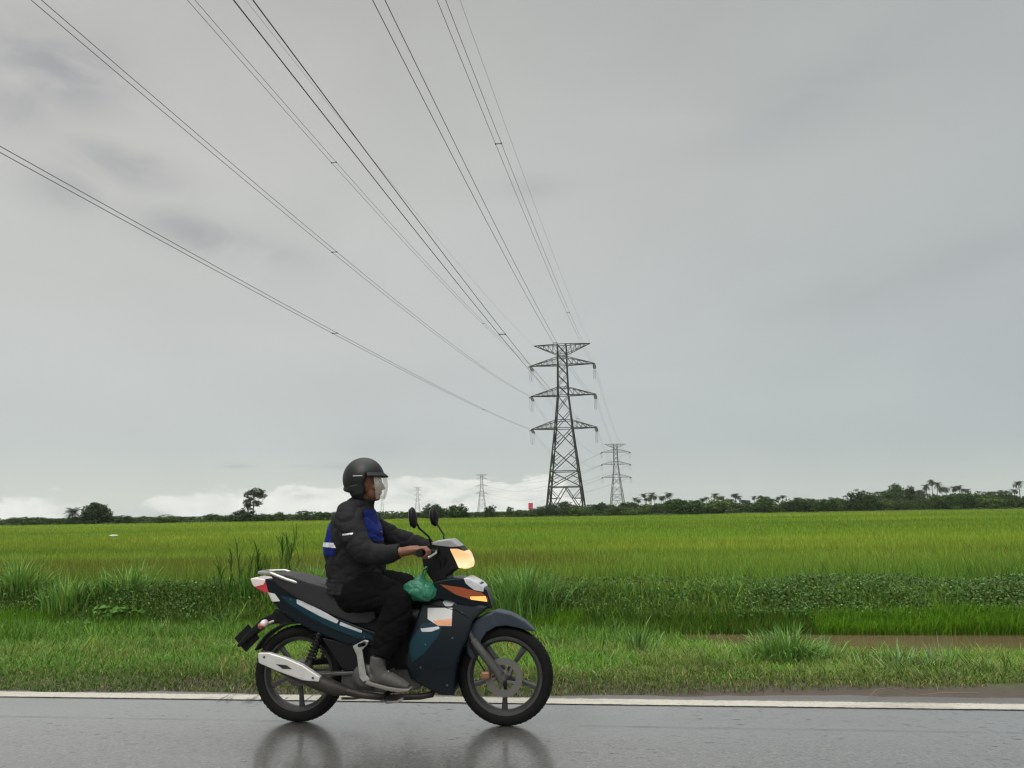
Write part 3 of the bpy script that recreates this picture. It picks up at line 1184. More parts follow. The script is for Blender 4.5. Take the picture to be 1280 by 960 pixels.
def palm_proto(h, fr, droop, lean, col):
    root = empty('coconut_palm', (0, 0, 0))
    mb = MB()
    pts = [Vector((lean * h * q * q, .02 * h * math.sin(3 * q), h * q)) for q in (-.03, .25, .5, .75, 1)]
    mb.tube(pts, [.24, .17, .14, .13, .12], 8)
    mb.build('trunk', M['bark'], root, smooth=True)
    top = pts[-1]
    parts = []
    for i in range(fr):
        a = 6.283 * i / fr + rng.uniform(-.2, .2)
        e0 = rng.uniform(-.85, 1.3)
        L = rng.uniform(2.2, 3.1)
        m_ = 16
        q = np.linspace(0.08, 1, m_)
        ang = e0 - q * droop * rng.uniform(.8, 1.2)
        dx = np.cumsum(np.cos(ang)) * L / m_
        dz = np.cumsum(np.sin(ang)) * L / m_
        ctr = np.stack([top.x + np.cos(a) * dx, top.y + np.sin(a) * dx, top.z + dz], 1)
        sidev = np.array((-math.sin(a), math.cos(a), 0))
        wl = .75 * np.sin(np.pi * (q * .85 + .12)) + .1
        for sg in (-1, 1):
            P0 = ctr
            P1 = np.roll(ctr, -1, 0)
            P1[-1] = ctr[-1] + (ctr[-1] - ctr[-2]) * .5
            tip = ctr + sidev * sg * wl[:, None] + np.stack([np.cos(a) * .25 * np.ones(m_), np.sin(a) * .25 * np.ones(m_), -.32 * wl], 1)
            V = np.stack([P0, P0 * .3 + P1 * .7, tip], 1).reshape(-1, 3)
            F = (np.arange(m_)[:, None] * 3 + np.array([[0, 1, 2]])).reshape(-1, 3)
            cc = tone(col, 1, .2) * np.ones((m_, 1))
            parts.append((V, F, np.repeat(cc, 3, 0)))
    V, F, C = merge(parts)
    tri_mesh('fronds', V, F, C, M['frond'], root)
    note_kids(root)
    return root


PALMS = [palm_proto(11, 32, 1.5, .02, (.028, .044, .02)), palm_proto(13, 28, 1.8, -.05, (.026, .042, .018)), palm_proto(12, 34, 1.3, .07, (.032, .048, .022)),
         palm_proto(10, 26, 1.9, -.02, (.028, .044, .02))]


def base_v(u):
    """image row where the tree line stands"""
    return 645.5 - (u - 640) * 0.0164 + 1.0


def put(proto, u, top, width, D, label, cat, group=None, native=(5, 4), name=None):
    """one tree: u, top and width read from the photograph, D metres away, real height worked out"""
    foot = at_dist(u, base_v(u), D)
    head = at_dist(u, top, D)
    gz = -0.58
    h = head.z - gz
    wd = width * D / FOC
    o = copy_tree(proto)
    o.location = (foot.x, foot.y, gz)
    o.rotation_euler = (0, 0, rng.uniform(0, 6.283))
    o.scale = (wd / native[0], wd / native[0], h / native[1])
    if name:
        o.name = name
    return tag(o, label, cat, group)


bush = lambda i: PROTO[i % 7][1]
tree = lambda i: PROTO[7 + i % 5][1]
# the ones that can be told apart
rt_ = tree_proto('tree', 4, 5, rlobes(9, 5, 4, .1) + [(0, 0, 1.7, 2.2, 2.0, 1.7), (0, 0, 2.6, 1.7, 1.6, 1.2)], .2, 6500, C_DARK, 2.0, .12, 4)
put(rt_, 120, 626.5, 42, 190, 'big dark round tree standing clear above the left end of the tree line', 'tree', native=(5.2, 4.1), name='tree')
p_low = palm_proto(3.4, 40, 1.1, .0, (.018, .030, .012))
put(p_low, 90, 632, 25, 189, 'lone low palm with spread fronds beside the big dark round tree at left', 'palm tree', native=(5.6, 5.3))
# slender tall tree with a cloud-like crown on a bare trunk
D = 190
h_ = at_dist(316, 610, D).z + .58
sl = tree_proto('tree', h_, 6.5, [(.7, 0, h_ * .87, 1.9, 1.5, h_ * .12), (-1.1, .3, h_ * .80, 1.6, 1.3, h_ * .12), (1.9, -.2, h_ * .78, 1.3, 1.1, h_ * .11), (-.5, .2, h_ * .58, 2.0, 1.5, h_ * .11), (-1.6, .2, h_ * .34, 1.8, 1.4, h_ * .12),
                                 (-1.6, 0, h_ * .50, 1.1, 1.0, h_ * .06), (.9, 0, h_ * .55, 1.0, 1.0, h_ * .07)], .22, 3400, C_GREY, h_ * .72, .16, 6, .01)
USED.add(sl.name)
f_ = at_dist(316, base_v(316), D)
sl.location = (f_.x, f_.y, -.58)
tag(sl, 'tall slender tree with cloudy open crown rising alone left of the rider', 'tree')
for i, (u, top, wd, lab) in enumerate([
        (301, 637, 34, 'dark bush at the foot of the tall slender tree'),
        (347, 638.5, 22, 'small round bush just right of the tall slender tree'),
        (388, 637, 34, 'low bush in the tree line close behind the rider on the left'),
        (205, 641.5, 40, 'low wide bush midway between the round tree and the slender tree'),
        (40, 645, 36, 'lowest wide bush near the left end of the tree line'),
        (543, 628.5, 34, 'rounded green bush in the tree line behind the near mirror'),
        (572, 627.5, 34, 'tallest rounded bush between the two mirrors and the far pylon'),
        (611, 631, 17, 'small dark tree standing just right of the far pylon left of the big one'),
        (637, 631.5, 12, 'thin pointed tree between the far pylon and the red sign'),
        (856, 621.5, 46, 'large rounded dark bush right of the second pylon'),
        (897, 618.5, 40, 'rounded dark bush second to the right of the second pylon'),
        (957, 621.5, 38, 'rounded bush in the middle of the right tree line'),
        (1000, 621, 44, 'wide bush just left of the gap before the big bush at right'),
        (1037, 619, 28, 'narrow upright bush left of the big bush at right'),
        (1083, 611.5, 42, 'big dark rounded tree in the right half of the tree line')]):
    put(bush(i) if wd < 44 or top > 620 else tree(i), u, top, wd, 188, lab, 'bush' if top > 612 else 'tree', native=(5.2, 4.1) if wd < 44 or top > 620 else (6, 8))
# palms seen against the sky
GP = 'coconut palms above the tree line'
for i, (u, top, D) in enumerate([(799, 622, 330), (807, 618, 300), (814, 616, 330), (819, 614.5, 300), (827, 618, 340), (836, 617, 300), (845, 624, 320), (873, 622, 340), (880, 621, 330), (884, 622, 360),
                                 (893, 617, 300), (899, 616.5, 330), (903, 618, 300), (921, 618, 320), (926, 620, 350), (933, 622, 330), (974, 619, 360), (980, 620, 340), (996, 622, 360), (1012, 620, 340)]):
    put(PALMS[i % 4], u, top, 15.5 * 300 / D if i % 3 else 12, D, 'small grey green coconut palm above the trees right of the second pylon', 'palm tree', GP + ' right of the second pylon', native=(5.6, 13))
for i in range(16):
    u = (786 + 190 * rng.random()) if i < 11 else (1205 + 60 * rng.random())
    put(PALMS[i % 4], u, base_v(u) - rng.uniform(20, 26), rng.uniform(11, 15), rng.uniform(320, 380), 'far coconut palm half sunk in the right tree belt', 'palm tree', 'far palms in the right tree belt', native=(5.6, 13))
for i, (u, top, D) in enumerate([(1160, 602, 300), (1167, 601.5, 330), (1174, 603, 300), (1185, 603.5, 310), (1196, 605, 300), (1203, 608, 320), (1207, 611, 330), (1152, 607, 300), (1179, 606, 330)]):
    put(PALMS[i % 4], u, top, 15, D, 'coconut palm with visible trunk in the row above the right tree line', 'palm tree', GP + ' at the right', native=(5.6, 13))
put(PALMS[2], 1276, 602, 18, 290, 'tall coconut palm at the right edge of the picture', 'palm tree', native=(5.6, 13))
put(PALMS[0], 1271, 609, 16, 300, 'shorter coconut palm left of the one at the right edge', 'palm tree', native=(5.6, 13))
for i, (u, top, wd, lab) in enumerate([(1121, 602.5, 22, 'tall dark pointed tree at the left end of the palm row'), (1136, 603.5, 24, 'tall dark tree with rounded top left of the palm row'),
                                       (1108, 611, 30, 'dark spreading tree below the tall pointed one'), (1148, 610, 26, 'dark tree at the foot of the palm row'),
                                       (1235, 613, 24, 'grey green tree between the palm row and the right edge'), (1250, 612.5, 26, 'rounded grey tree left of the palms at the right edge'),
                                       (1262, 617, 26, 'low grey tree under the palms at the right edge')]):
    put(tree(i + 1), u, top, wd, 260, lab, 'tree', native=(6, 8))
for i, (u, top, wd) in enumerate([(692, 628, 18), (707, 625.5, 22), (722, 629, 20), (740, 629, 20), (752, 627, 16), (765, 630, 18), (778, 629, 18), (790, 626, 16), (680, 631, 16), (666, 634, 14)]):
    put(tree(i), u, top, wd, 250, 'grey green tree behind the legs of the near pylon', 'tree', 'trees behind the near pylon', native=(6, 8))
for i in range(34):
    u = 775 + 565 * (i + rng.uniform(-.4, .4)) / 33
    put(tree(i), u, base_v(u) - rng.uniform(15, 23), rng.uniform(12, 22), rng.uniform(225, 260), 'grey green tree filling the belt behind the right hedge', 'tree', 'trees behind the right hedge', native=(6, 8))
# the rest of the hedge, a bush every few metres
prof_x = [-80, 0, 60, 100, 160, 230, 280, 340, 400, 480, 520, 560, 600, 660, 700, 760, 800, 860, 900, 960, 1040, 1090, 1130, 1180, 1240, 1300, 1360]
prof_h = [12, 13, 14, 18, 14, 13, 14, 12, 13, 13, 15, 17, 13, 13, 17, 19, 20, 22, 21, 21, 20, 22, 24, 26, 24, 22, 22]
u = -60.0
i = 0
while u < 1345:
    hh = float(np.interp(u, prof_x, prof_h)) * rng.uniform(.5, .92)
    wd = rng.uniform(16, 34)
    seg = ('left of the tall slender tree', 'left tree line') if u < 300 else ('between slender tree and near pylon', 'middle tree line') if u < 690 else ('between near pylon and big dark tree', 'right tree line') if u < 1085 else ('under the palm row at the right', 'tree line under the palms')
    put(bush(int(rng.integers(0, 7))), u, base_v(u) - hh, wd, rng.uniform(187, 205), 'ordinary low green bush of the tree line ' + seg[0], 'bush', 'bushes of the ' + seg[1], native=(5.2, 4.1))
    u += wd * rng.uniform(.36, .55)
    i += 1
# far wood that closes the gaps: a low mass nobody could count
parts = []
n_ = 16000
x = rng.uniform(-330, 380, n_)
y = rng.uniform(215, 260, n_)
hg = (1.1 + 1.3 * vnoise(x, y * 0, .06, 71) + 1.0 * vnoise(x, y * 0, .22, 72)) * np.where(x > 20, 1.15, .72)
P = np.stack([x, y, -.6 + hg * rng.random(n_) ** .6], 1)
col = tone((.034, .054, .022), n_, .3)
parts.append(leaves(P, rng.uniform(.4, .8, n_), col, .8, 1.2, up=(0, -.3, .5)))
V, F, C = merge(parts)
tag(tri_mesh('far_wood', V, F, C, M['crown']), kind='stuff')
# undergrowth along the foot of the hedge
n_ = 16000
x = rng.uniform(-230, 260, n_)
y = 186.5 + rng.uniform(0, 4, n_) + x * -.0
hg = .4 + .6 * vnoise(x, y * 0, .25, 75)
P = np.stack([x, y, -.6 + hg * rng.random(n_)], 1)
V, F, C = leaves(P, rng.uniform(.3, .5, n_), tone((.034, .062, .016), n_, .32), .8, 1.2, up=(0, -.3, .5))
tag(tri_mesh('undergrowth', V, F, C, M['crown']), kind='stuff')
for pr in [q[1] for q in PROTO] + PALMS + [p_low, rt_]:
    for c in KIDS[pr.name]:
        bpy.data.objects.remove(c)
    bpy.data.objects.remove(pr)

# ------------------------------------------------------------------ lattice pylons
M['steel'] = pbr('galvanised_steel', (.022, .025, .023), .65, spec=.3, metal=.1, vary=.25, vscale=.6)
M['glass_disc'] = pbr('insulator_disc', (.09, .085, .08), .35)
M['cable'] = pbr('aluminium_cable', (.09, .09, .09), .55)
BASE_Z = -0.6
HW = [(0, 4.9), (22.9, 2.25), (31.6, 1.40), (39.8, 1.22), (45.3, 1.15)]
ARMS = [22.9, 31.6, 39.8]


def hw(z):
    return float(np.interp(z, [a for a, _ in HW], [b_ for _, b_ in HW]))


def corner(z, i):
    q = hw(z)
    return Vector(((q, q), (-q, q), (-q, -q), (q, -q))[i] + (z,))


def pylon(name, label, loc, rz, arm=8.4, earth=7.5, strings=True, jumper=True, thick=1.0):
    root = empty(name, loc, rz)
    tag(root, label, 'pylon')
    for i in range(4):
        mb = MB()
        zs = [-.3, 7.7, 11.7, 17.5, 22.9, 31.6, 39.8, 45.3]
        for a, b_ in zip(zs[:-1], zs[1:]):
            mb.bar(corner(a, i), corner(b_, i), (.34 - .0035 * a) * thick)
        mb.box(corner(0, i) + Vector((0, 0, .1)), (.9, .9, .7))
        mb.build('leg', M['steel'], root)
    mb = MB()
    w1, w2 = .16 * thick, .11 * thick
    for i in range(4):
        j = (i + 1) % 4
        # open base: inverted V from the feet to the middle of the first belt
        m_ = (corner(7.7, i) + corner(7.7, j)) / 2
        mb.bar(corner(0, i), m_, w1)
        mb.bar(corner(0, j), m_, w1)
        for a in (.3, .62):
            q = corner(0, i).lerp(m_, a)
            q2 = corner(0, j).lerp(m_, a)
            mb.bar(q, corner(7.7 * a, i), w2)
            mb.bar(q2, corner(7.7 * a, j), w2)
            mb.bar(q, corner(min(7.7, 7.7 * a + 2.4), i), w2)
            mb.bar(q2, corner(min(7.7, 7.7 * a + 2.4), j), w2)
        for z in (7.7, 11.7):
            mb.bar(corner(z, i), corner(z, j), w1)
        for z in (22.9, 31.6, 39.8, 42.6, 45.3, 25.0, 33.7, 41.8):
            mb.bar(corner(z, i), corner(z, j), w2 * 1.15)
        zz = [7.7, 11.7, 17.5, 22.9, 27.4, 31.6, 34.4, 37.1, 39.8, 42.6, 45.3]
        for a, b_ in zip(zz[:-1], zz[1:]):
            ww = w1 if a < 22 else w2 * 1.1
            mb.bar(corner(a, i), corner(b_, j), ww)
            mb.bar(corner(a, j), corner(b_, i), ww)
            if a < 20:      # redundant members
                c_ = (corner(a, i) + corner(b_, j) + corner(a, j) + corner(b_, i)) / 4
                for q in (i, j):
                    h1 = corner(a, q).lerp(corner(b_, q), .5)
                    mb.bar(h1, corner(a, q).lerp(corner(b_, i + j - q), .25), w2)
                    mb.bar(h1, corner(b_, q).lerp(corner(a, i + j - q), .25), w2)
    mb.build('bracing', M['steel'], root)
    tips = {}
    for lv, z in enumerate(ARMS):
        for sg in (-1, 1):
            mb = MB()
            tip = Vector((sg * arm, 0, z))
            q, qu = hw(z), hw(z + 2.1)
            lo = [Vector((sg * q, y, z)) for y in (-q, q)]
            hi = [Vector((sg * qu, y, z + 2.1)) for y in (-qu, qu)]
            for a in lo:
                mb.bar(a, tip, .17 * thick)
            for a in hi:
                mb.bar(a, tip + Vector((0, 0, .12)), .13 * thick)
            k = 5
            for y in (0, 1):
                for r_ in range(1, k):
                    f0, f1 = r_ / k, (r_ + .5) / k
                    mb.bar(lo[y].lerp(tip, f0), hi[y].lerp(tip, f0), .07 * thick)
                    mb.bar(lo[y].lerp(tip, f0), hi[y].lerp(tip, (r_ - 1) / k), .07 * thick)
            for r_ in range(1, k):
                mb.bar(lo[0].lerp(tip, r_ / k), lo[1].lerp(tip, r_ / k), .07 * thick)
                mb.bar(lo[0].lerp(tip, r_ / k), lo[1].lerp(tip, (r_ - 1) / k), .07 * thick)
            mb.box(tip, (.5, .6, .3))
            mb.build('crossarm', M['steel'], root)
            tips[(lv, sg)] = tip
    for sg in (-1, 1):
        mb = MB()
        z = 45.3
        tip = Vector((sg * earth, 0, z))
        q, ql = hw(z), hw(42.6)
        for y in (-1, 1):
            mb.bar(Vector((sg * q, y * q, z)), tip, .15 * thick)
            mb.bar(Vector((sg * ql, y * ql, 42.6)), tip, .13 * thick)
            for r_ in range(1, 5):
                mb.bar(Vector((sg * q, y * q, z)).lerp(tip, r_ / 5), Vector((sg * ql, y * ql, 42.6)).lerp(tip, r_ / 5), .07 * thick)
                mb.bar(Vector((sg * q, y * q, z)).lerp(tip, r_ / 5), Vector((sg * ql, y * ql, 42.6)).lerp(tip, (r_ - 1) / 5), .07 * thick)
        mb.build('earth_wire_arm', M['steel'], root)
    if strings:
        for (lv, sg), tip in tips.items():
            ends = []
            for dy in (-1, 1):
                mb = MB()
                d = Vector((0, dy * math.cos(R(9)), -math.sin(R(9))))
                for x in (-.22, .22):
                    prof = []
                    for k in range(13):
                        y0 = .5 + k * .2
                        prof += [(.04, y0), (.17, y0 + .03), (.17, y0 + .08), (.04, y0 + .12)]
                    t_ = MB().lathe(prof, n=8)
                    rot = Vector((0, 1, 0)).rotation_difference(d).to_matrix()
                    mb.add([tip + Vector((x, 0, -.2)) + rot @ v_ for v_ in t_.v], t_.f)
                    mb.bar(tip + Vector((x * .4, 0, -.1)), tip + Vector((x, 0, -.2)) + d * .6, .06)
                e = tip + Vector((0, 0, -.2)) + d * 3.25
                mb.bar(e + Vector((-.3, 0, 0)), e + Vector((.3, 0, 0)), .12)
                mb.build('insulator', M['glass_disc'], root)
                ends.append(e)
            if jumper:
                mb = MB()
                for x in (-.2, .2):
                    pts = []
                    for k in range(13):
                        q = k / 12
                        p_ = ends[0].lerp(ends[1], q)
                        pts.append(p_ + Vector((x, 0, -3.3 * (1 - (2 * q - 1) ** 4))))
                    mb.tube(pts, .028, 5)
                mb.build('jumper_loop', M['cable'], root, smooth=True)
    return root, tips


LINE = R(8.7)
LD = Vector((math.sin(LINE), math.cos(LINE), 0))       # along the line, away from the viewer
P1 = Vector((13.45, 200.3, BASE_Z))
P2 = Vector((69.2, 520, BASE_Z))
P3 = Vector((-38.2, 925, BASE_Z))
P4 = Vector((-168.8, 1360, BASE_Z))
P5 = Vector((-342.3, 2020, BASE_Z))
py1, t1 = pylon('pylon', 'nearest and largest dark lattice steel pylon standing in the rice field', P1, -LINE, thick=1.22)
py2, t2 = pylon('pylon', 'second lattice pylon behind the trees right of the nearest one', P2, R(2), arm=9.6, earth=7.4, thick=.95)
py3, t3 = pylon('pylon', 'third pylon, small and pale, above the trees right of the mirrors', P3, R(14), arm=7.6, earth=6.8, strings=False, thick=.8)
py4, t4 = pylon('pylon', 'fourth pylon, tiny and faint, directly above the near mirror', P4, R(15), arm=7.6, earth=6.8, strings=False, thick=.7)
py5, t5 = pylon('pylon', 'farthest and faintest pylon, right beside the helmet visor', P5, R(15), arm=7.6, earth=6.8, strings=False, thick=.8)


def twin(name, label, pts, gap, spacers=(), r=.017, double=True, group=None):
    """a bundle of two conductors (or one earth wire) along a sagging path"""
    root = empty(name, pts[0])
    tag(root, label, 'power cable', group)
    side_ = (pts[-1] - pts[0]).cross(Vector((0, 0, 1))).normalized() * gap / 2
    for sg in ((-1, 1) if double else (0,)):
        mb = MB()
        mb.tube([q - pts[0] + side_ * sg for q in pts], r, 6, side=(0, 0, 1))
        mb.build('conductor', M['cable'], root, smooth=True)
    for q in spacers:
        mb = MB()
        mb.bar(q - pts[0] - side_ * 1.15, q - pts[0] + side_ * 1.15, .055)
        for sg in (-1, 1):
            mb.box(q - pts[0] + side_ * sg, (.09, .16, .09))
        mb.build('spacer', M['cable'], root)
    return root


FITS = [('Lowest left', 0, -1, -.0549, .000128, (66, 136)), ('middle left', 1, -1, -.0824, .000249, (68, 137)), ('upper left', 2, -1, -.0875, .000268, (67, 138)),
        ('lowest right', 0, 1, -.0923, .000256, (60, 147)), ('middle right', 1, 1, -.1234, .000366, (108,)), ('upper right', 2, 1, -.1005, .000203, (81, 146))]
OFF = {(0, -1): (-8.43, 22.23), (1, -1): (-8.25, 30.95), (2, -1): (-8.08, 39.35), (0, 1): (8.52, 21.69), (1, 1): (8.62, 30.5), (2, 1): (8.27, 39.04)}
LBL = {'Lowest left': 'lowest twin cable on the left, sweeping from the left edge to the bottom left arm', 'middle left': 'twin cable second from the left, running to the middle left arm of the pylon',
       'upper left': 'close twin cable third from the left, ending at the upper left pylon arm', 'lowest right': 'darkest and nearest twin cable overhead, running to the bottom right pylon arm',
       'middle right': 'twin cable ending at the middle right pylon arm, passing the pylon top', 'upper right': 'rightmost twin cable, ending at the upper right pylon arm'}
LN = Vector((math.cos(LINE), -math.sin(LINE), 0))
C1 = Vector((13.184, 200, 0))
for (nm, lv, sg, a, b_, sp_) in FITS:
    off, z = OFF[(lv, sg)]
    tipw = C1 + LN * off
    def W(S, a=a, b_=b_, z=z, tipw=tipw):
        return tipw - LD * S + Vector((0, 0, z + a * S + b_ * S * S))
    pts = [W(S_) for S_ in np.concatenate([[3.3], np.linspace(6, 330, 90)])]
    if sp_[0] == 60:
        sp_ = (147, 70)
    twin('power_cable', LBL[nm], pts, .45, [W(S_) for S_ in sp_ if S_ != 70 or nm == 'lowest right'], r=.018)
for sg, off, z, a, b_, lb in ((-1, -7.32, 44.76, -.0925, .00022, 'thin single earth wire ending at the top left tip of the nearest pylon'), (1, 7.82, 44.45, -.1086, .00022, 'thin single earth wire, rightmost of all, ending at the top right tip')):
    tipw = C1 + LN * off
    pts = [tipw - LD * S_ + Vector((0, 0, z + a * S_ + b_ * S_ * S_)) for S_ in np.linspace(0, 330, 80)]
    twin('earth_wire', lb, pts, 0, r=.011, double=False)


def span(pa, ta, pb, tb, sag, r, where):
    names = {(0, -1): 'lowest left', (1, -1): 'middle left', (2, -1): 'upper left', (0, 1): 'lowest right', (1, 1): 'middle right', (2, 1): 'upper right'}
    for key in ta:
        A = pa.matrix_world @ ta[key] + Vector((0, 0, -.6))
        B = pb.matrix_world @ tb[key] + Vector((0, 0, -.6))
        d = (B - A).normalized()
        A, B = A + d * 3.2, B - d * 3.2
        pts = [A.lerp(B, q) + Vector((0, 0, -4 * sag * q * (1 - q))) for q in np.linspace(0, 1, 50)]
        twin('power_cable', names[key] + ' twin cable of the span ' + where, pts, .45, r=r)


bpy.context.view_layer.update()
span(py1, t1, py2, t2, 7.5, .019, 'from nearest to second pylon')
span(py2, t2, py3, t3, 11, .03, 'from second to third pylon')

# ------------------------------------------------------------------ small far things
p_ = at_dist(663.3, 632.5, 330)
root = empty('billboard', (p_.x, p_.y, BASE_Z))
tag(root, 'small red upright billboard rising above the trees left of the nearest pylon', 'billboard')
M['red_sign'] = pbr('red_sign', (.45, .035, .05), .5, vary=.25, vscale=.8)
MB().box((0, 0, p_.z - BASE_Z), (1.9, .18, 2.6)).build('panel', M['red_sign'], root, bevel=.03)
mb = MB()
for x in (-.6, .6):
    mb.bar((x, .2, 0), (x, .2, p_.z - BASE_Z + 1.2), .16)
mb.build('support_post', M['steel'], root)

p_ = at_dist(142, 669, 55)
root = empty('field_marker', (p_.x, p_.y, BASE_Z))
tag(root, 'small white shallow dish on a thin post among the rice at left', 'marker')
M['white_plastic'] = pbr('white_plastic', (.75, .75, .70), .4)
z0 = p_.z - BASE_Z
mb = MB()
vs = MB().lathe([(0.0, .03), (.14, .027), (.24, .008), (.30, -.012), (.28, -.024), (.18, -.05), (0.0, -.07)], n=28)
mb.add([Vector((v_.x, v_.z, v_.y + z0)) for v_ in vs.v], vs.f)
mb.build('dish', M['white_plastic'], root, smooth=True)
mb = MB()
mb.tube([(0, 0, 0), (0.02, 0, z0 - .05)], .025, 8)
mb.tube([(0, 0, z0 - .14), (0, 0, z0 - .05)], [.05, .16], 12)
mb.build('post', M['white_plastic'], root, smooth=True)
p_ = at_dist(951, 672, 40)
root_ = MB().tube([(0, 0, 0), (.03, 0, .7), (.02, .02, 1.05)], [.022, .018, .014], 7).build('stake', M['twig'], smooth=True)
root_.location = (p_.x, p_.y, BASE_Z)
tag(root_, 'thin dark stake sticking out of the rice at the right', 'stake')

# ------------------------------------------------------------------ air: thin grey haze
m, n, out = base_mat('haze_air')
pv = n.new('ShaderNodeVolumePrincipled')
pv.inputs['Color'].default_value = (.93, .96, .97, 1)
pv.inputs['Density'].default_value = 0.00009
pv.inputs['Anisotropy'].default_value = 0.0
n.l.new(pv.outputs[0], out.inputs['Volume'])
o = MB().box((0, 1100, 31), (4600, 2600, 66)).build('haze', m)
tag(o, kind='stuff')

# ------------------------------------------------------------------ motorcycle
A_ = at_height(375, 902, 0)
B_ = at_height(632, 907, 0)
BDIR = (B_ - A_).normalized()
BYAW = math.atan2(BDIR.y, BDIR.x)
BORG = (A_ + B_) / 2
BINV = Matrix.Rotation(-BYAW, 3, 'Z')


def Q(X, Y, yl=0.0):
    """survey of the side view: a point of the enlarged photograph in the plane yl beside the
    machine's centre line, in metres (x forward, y left, z up)"""
    d = BINV @ ray(300 + X / 2.595, 550 + Y / 2.595)
    o = BINV @ (EYE - BORG)
    k = (yl - o.y) / d.y
    p = o + d * k
    return Vector((p.x, yl, p.z))


def QL(pts, yl=0.0):
    return [(q.x, q.z) for q in (Q(X, Y, yl) for X, Y in pts)]


def taper(f):
    def w(co):
        k = np.array([f(p[0], p[2]) for p in co])
        co = co.copy()
        co[:, 1] *= k
        return co
    return w


def inside(x, z, poly):
    r = np.zeros(len(x), bool)
    n_ = len(poly)
    for i in range(n_):
        (x1, z1), (x2, z2) = poly[i], poly[(i + 1) % n_]
        if z1 == z2:
            continue
        c = ((z1 > z) != (z2 > z)) & (x < (x2 - x1) * (z - z1) / (z2 - z1) + x1)
        r ^= c
    return r


def decal(panel, poly, name, mat, parent, off=.0015, side=-1, ny=.12, cond=None, snap=.008):
    """a sticker, stripe or sewn panel lying on a moulded panel: that piece of its surface, lifted"""
    me = panel.data
    nf = len(me.polygons)
    ctr = np.empty(nf * 3)
    me.polygons.foreach_get('center', ctr)
    ctr = ctr.reshape(-1, 3)
    nr = np.empty(nf * 3)
    me.polygons.foreach_get('normal', nr)
    nr = nr.reshape(-1, 3)
    sel = inside(ctr[:, 0], ctr[:, 2], poly)
    if side:
        sel &= (nr[:, 1] * side > ny)
    if cond is not None:
        sel &= cond(ctr)
    ids = np.nonzero(sel)[0]
    used, fs, vs = {}, [], []
    for i in ids:
        f = []
        for vi in me.polygons[i].vertices:
            if vi not in used:
                used[vi] = len(vs)
                v_ = me.vertices[vi]
                vs.append(v_.co + v_.normal * off)
            f.append(used[vi])
        fs.append(tuple(f))
    # trim the border to the drawn outline
    edge = {}
    for f in fs:
        for a, b_ in zip(f, f[1:] + f[:1]):
            k_ = (min(a, b_), max(a, b_))
            edge[k_] = edge.get(k_, 0) + 1
    rim = {i for k_, c_ in edge.items() if c_ == 1 for i in k_}
    P2 = [Vector(p_) for p_ in poly]
    for i in rim:
        p_ = Vector((vs[i].x, vs[i].z))
        best = None
        for a, b_ in zip(P2, P2[1:] + P2[:1]):
            ab = b_ - a
            k_ = max(0, min(1, (p_ - a).dot(ab) / max(ab.length_squared, 1e-9)))
            c_ = a + ab * k_
            if best is None or (c_ - p_).length < best[0]:
                best = ((c_ - p_).length, c_)
        if best[0] < snap:
            vs[i] = Vector((best[1].x, vs[i].y, best[1].y))
    me2 = bpy.data.meshes.new(name)
    me2.from_pydata([tuple(v_) for v_ in vs], [], fs)
    me2.polygons.foreach_set('use_smooth', [True] * len(fs))
    me2.materials.append(mat)
    o = bpy.data.objects.new(name, me2)
    COL.objects.link(o)
    o.parent = parent
    return o


M['body'] = pbr('navy_bodywork', (.004, .0075, .011), .34, spec=.16, coat=0, vary=.3, vscale=5)
M['fender'] = pbr('blue_grey_mudguard', (.022, .031, .042), .42, spec=.22, coat=0, vary=.25, vscale=5)
M['teal'] = pbr('teal_paint', (.003, .024, .037), .36, spec=.2, coat=0, vary=.3, vscale=5)
M['silver_decal'] = pbr('silver_decal', (.42, .43, .45), .4, vary=.3, vscale=30)
M['white_decal'] = pbr('white_decal', (.48, .475, .46), .4, vary=.1)
M['orange_decal'] = pbr('orange_decal', (.62, .27, .14), .4, vary=.3, vscale=40)
M['black_plastic'] = pbr('black_plastic', (.005, .005, .0055), .5, spec=.18, vary=.3, bump=.1, bscale=300)
M['rubber'] = pbr('tyre_rubber', (.0045, .0045, .0045), .75, spec=.15, dirt=.3, dirtcol=(.014, .012, .011), bump=.2, bscale=90)
M['vinyl'] = pbr('seat_vinyl', (.016, .016, .017), .48, spec=.3, bump=.1, bscale=240)
M['alloy'] = pbr('wheel_alloy', (.05, .05, .05), .42, metal=.6, dirt=.5, dirtcol=(.03, .027, .024))
M['silver'] = pbr('polished_alloy', (.40, .395, .385), .38, metal=.8, vary=.2, dirt=.4, dirtcol=(.12, .11, .09))
M['greymetal'] = pbr('grey_casting', (.075, .075, .072), .5, metal=.5, dirt=.6, dirtcol=(.035, .03, .024), bump=.2)
M['exhaust'] = pbr('dark_exhaust', (.025, .022, .020), .5, metal=.3, spec=.3, dirt=.6, dirtcol=(.05, .037, .027))
M['shield'] = pbr('heat_shield', (.52, .515, .49), .38, metal=.35, vary=.15, dirt=.35, dirtcol=(.35, .32, .27))
M['red_lens'] = pbr('red_lens', (.42, .02, .035), .15, coat=.6)
M['pale_lens'] = pbr('clear_lens', (.60, .50, .49), .15, coat=.6)
M['amber'] = pbr('amber_lens', (.24, .052, .012), .2, coat=.3)
M['instr'] = pbr('grey_cowl', (.22, .22, .225), .4)


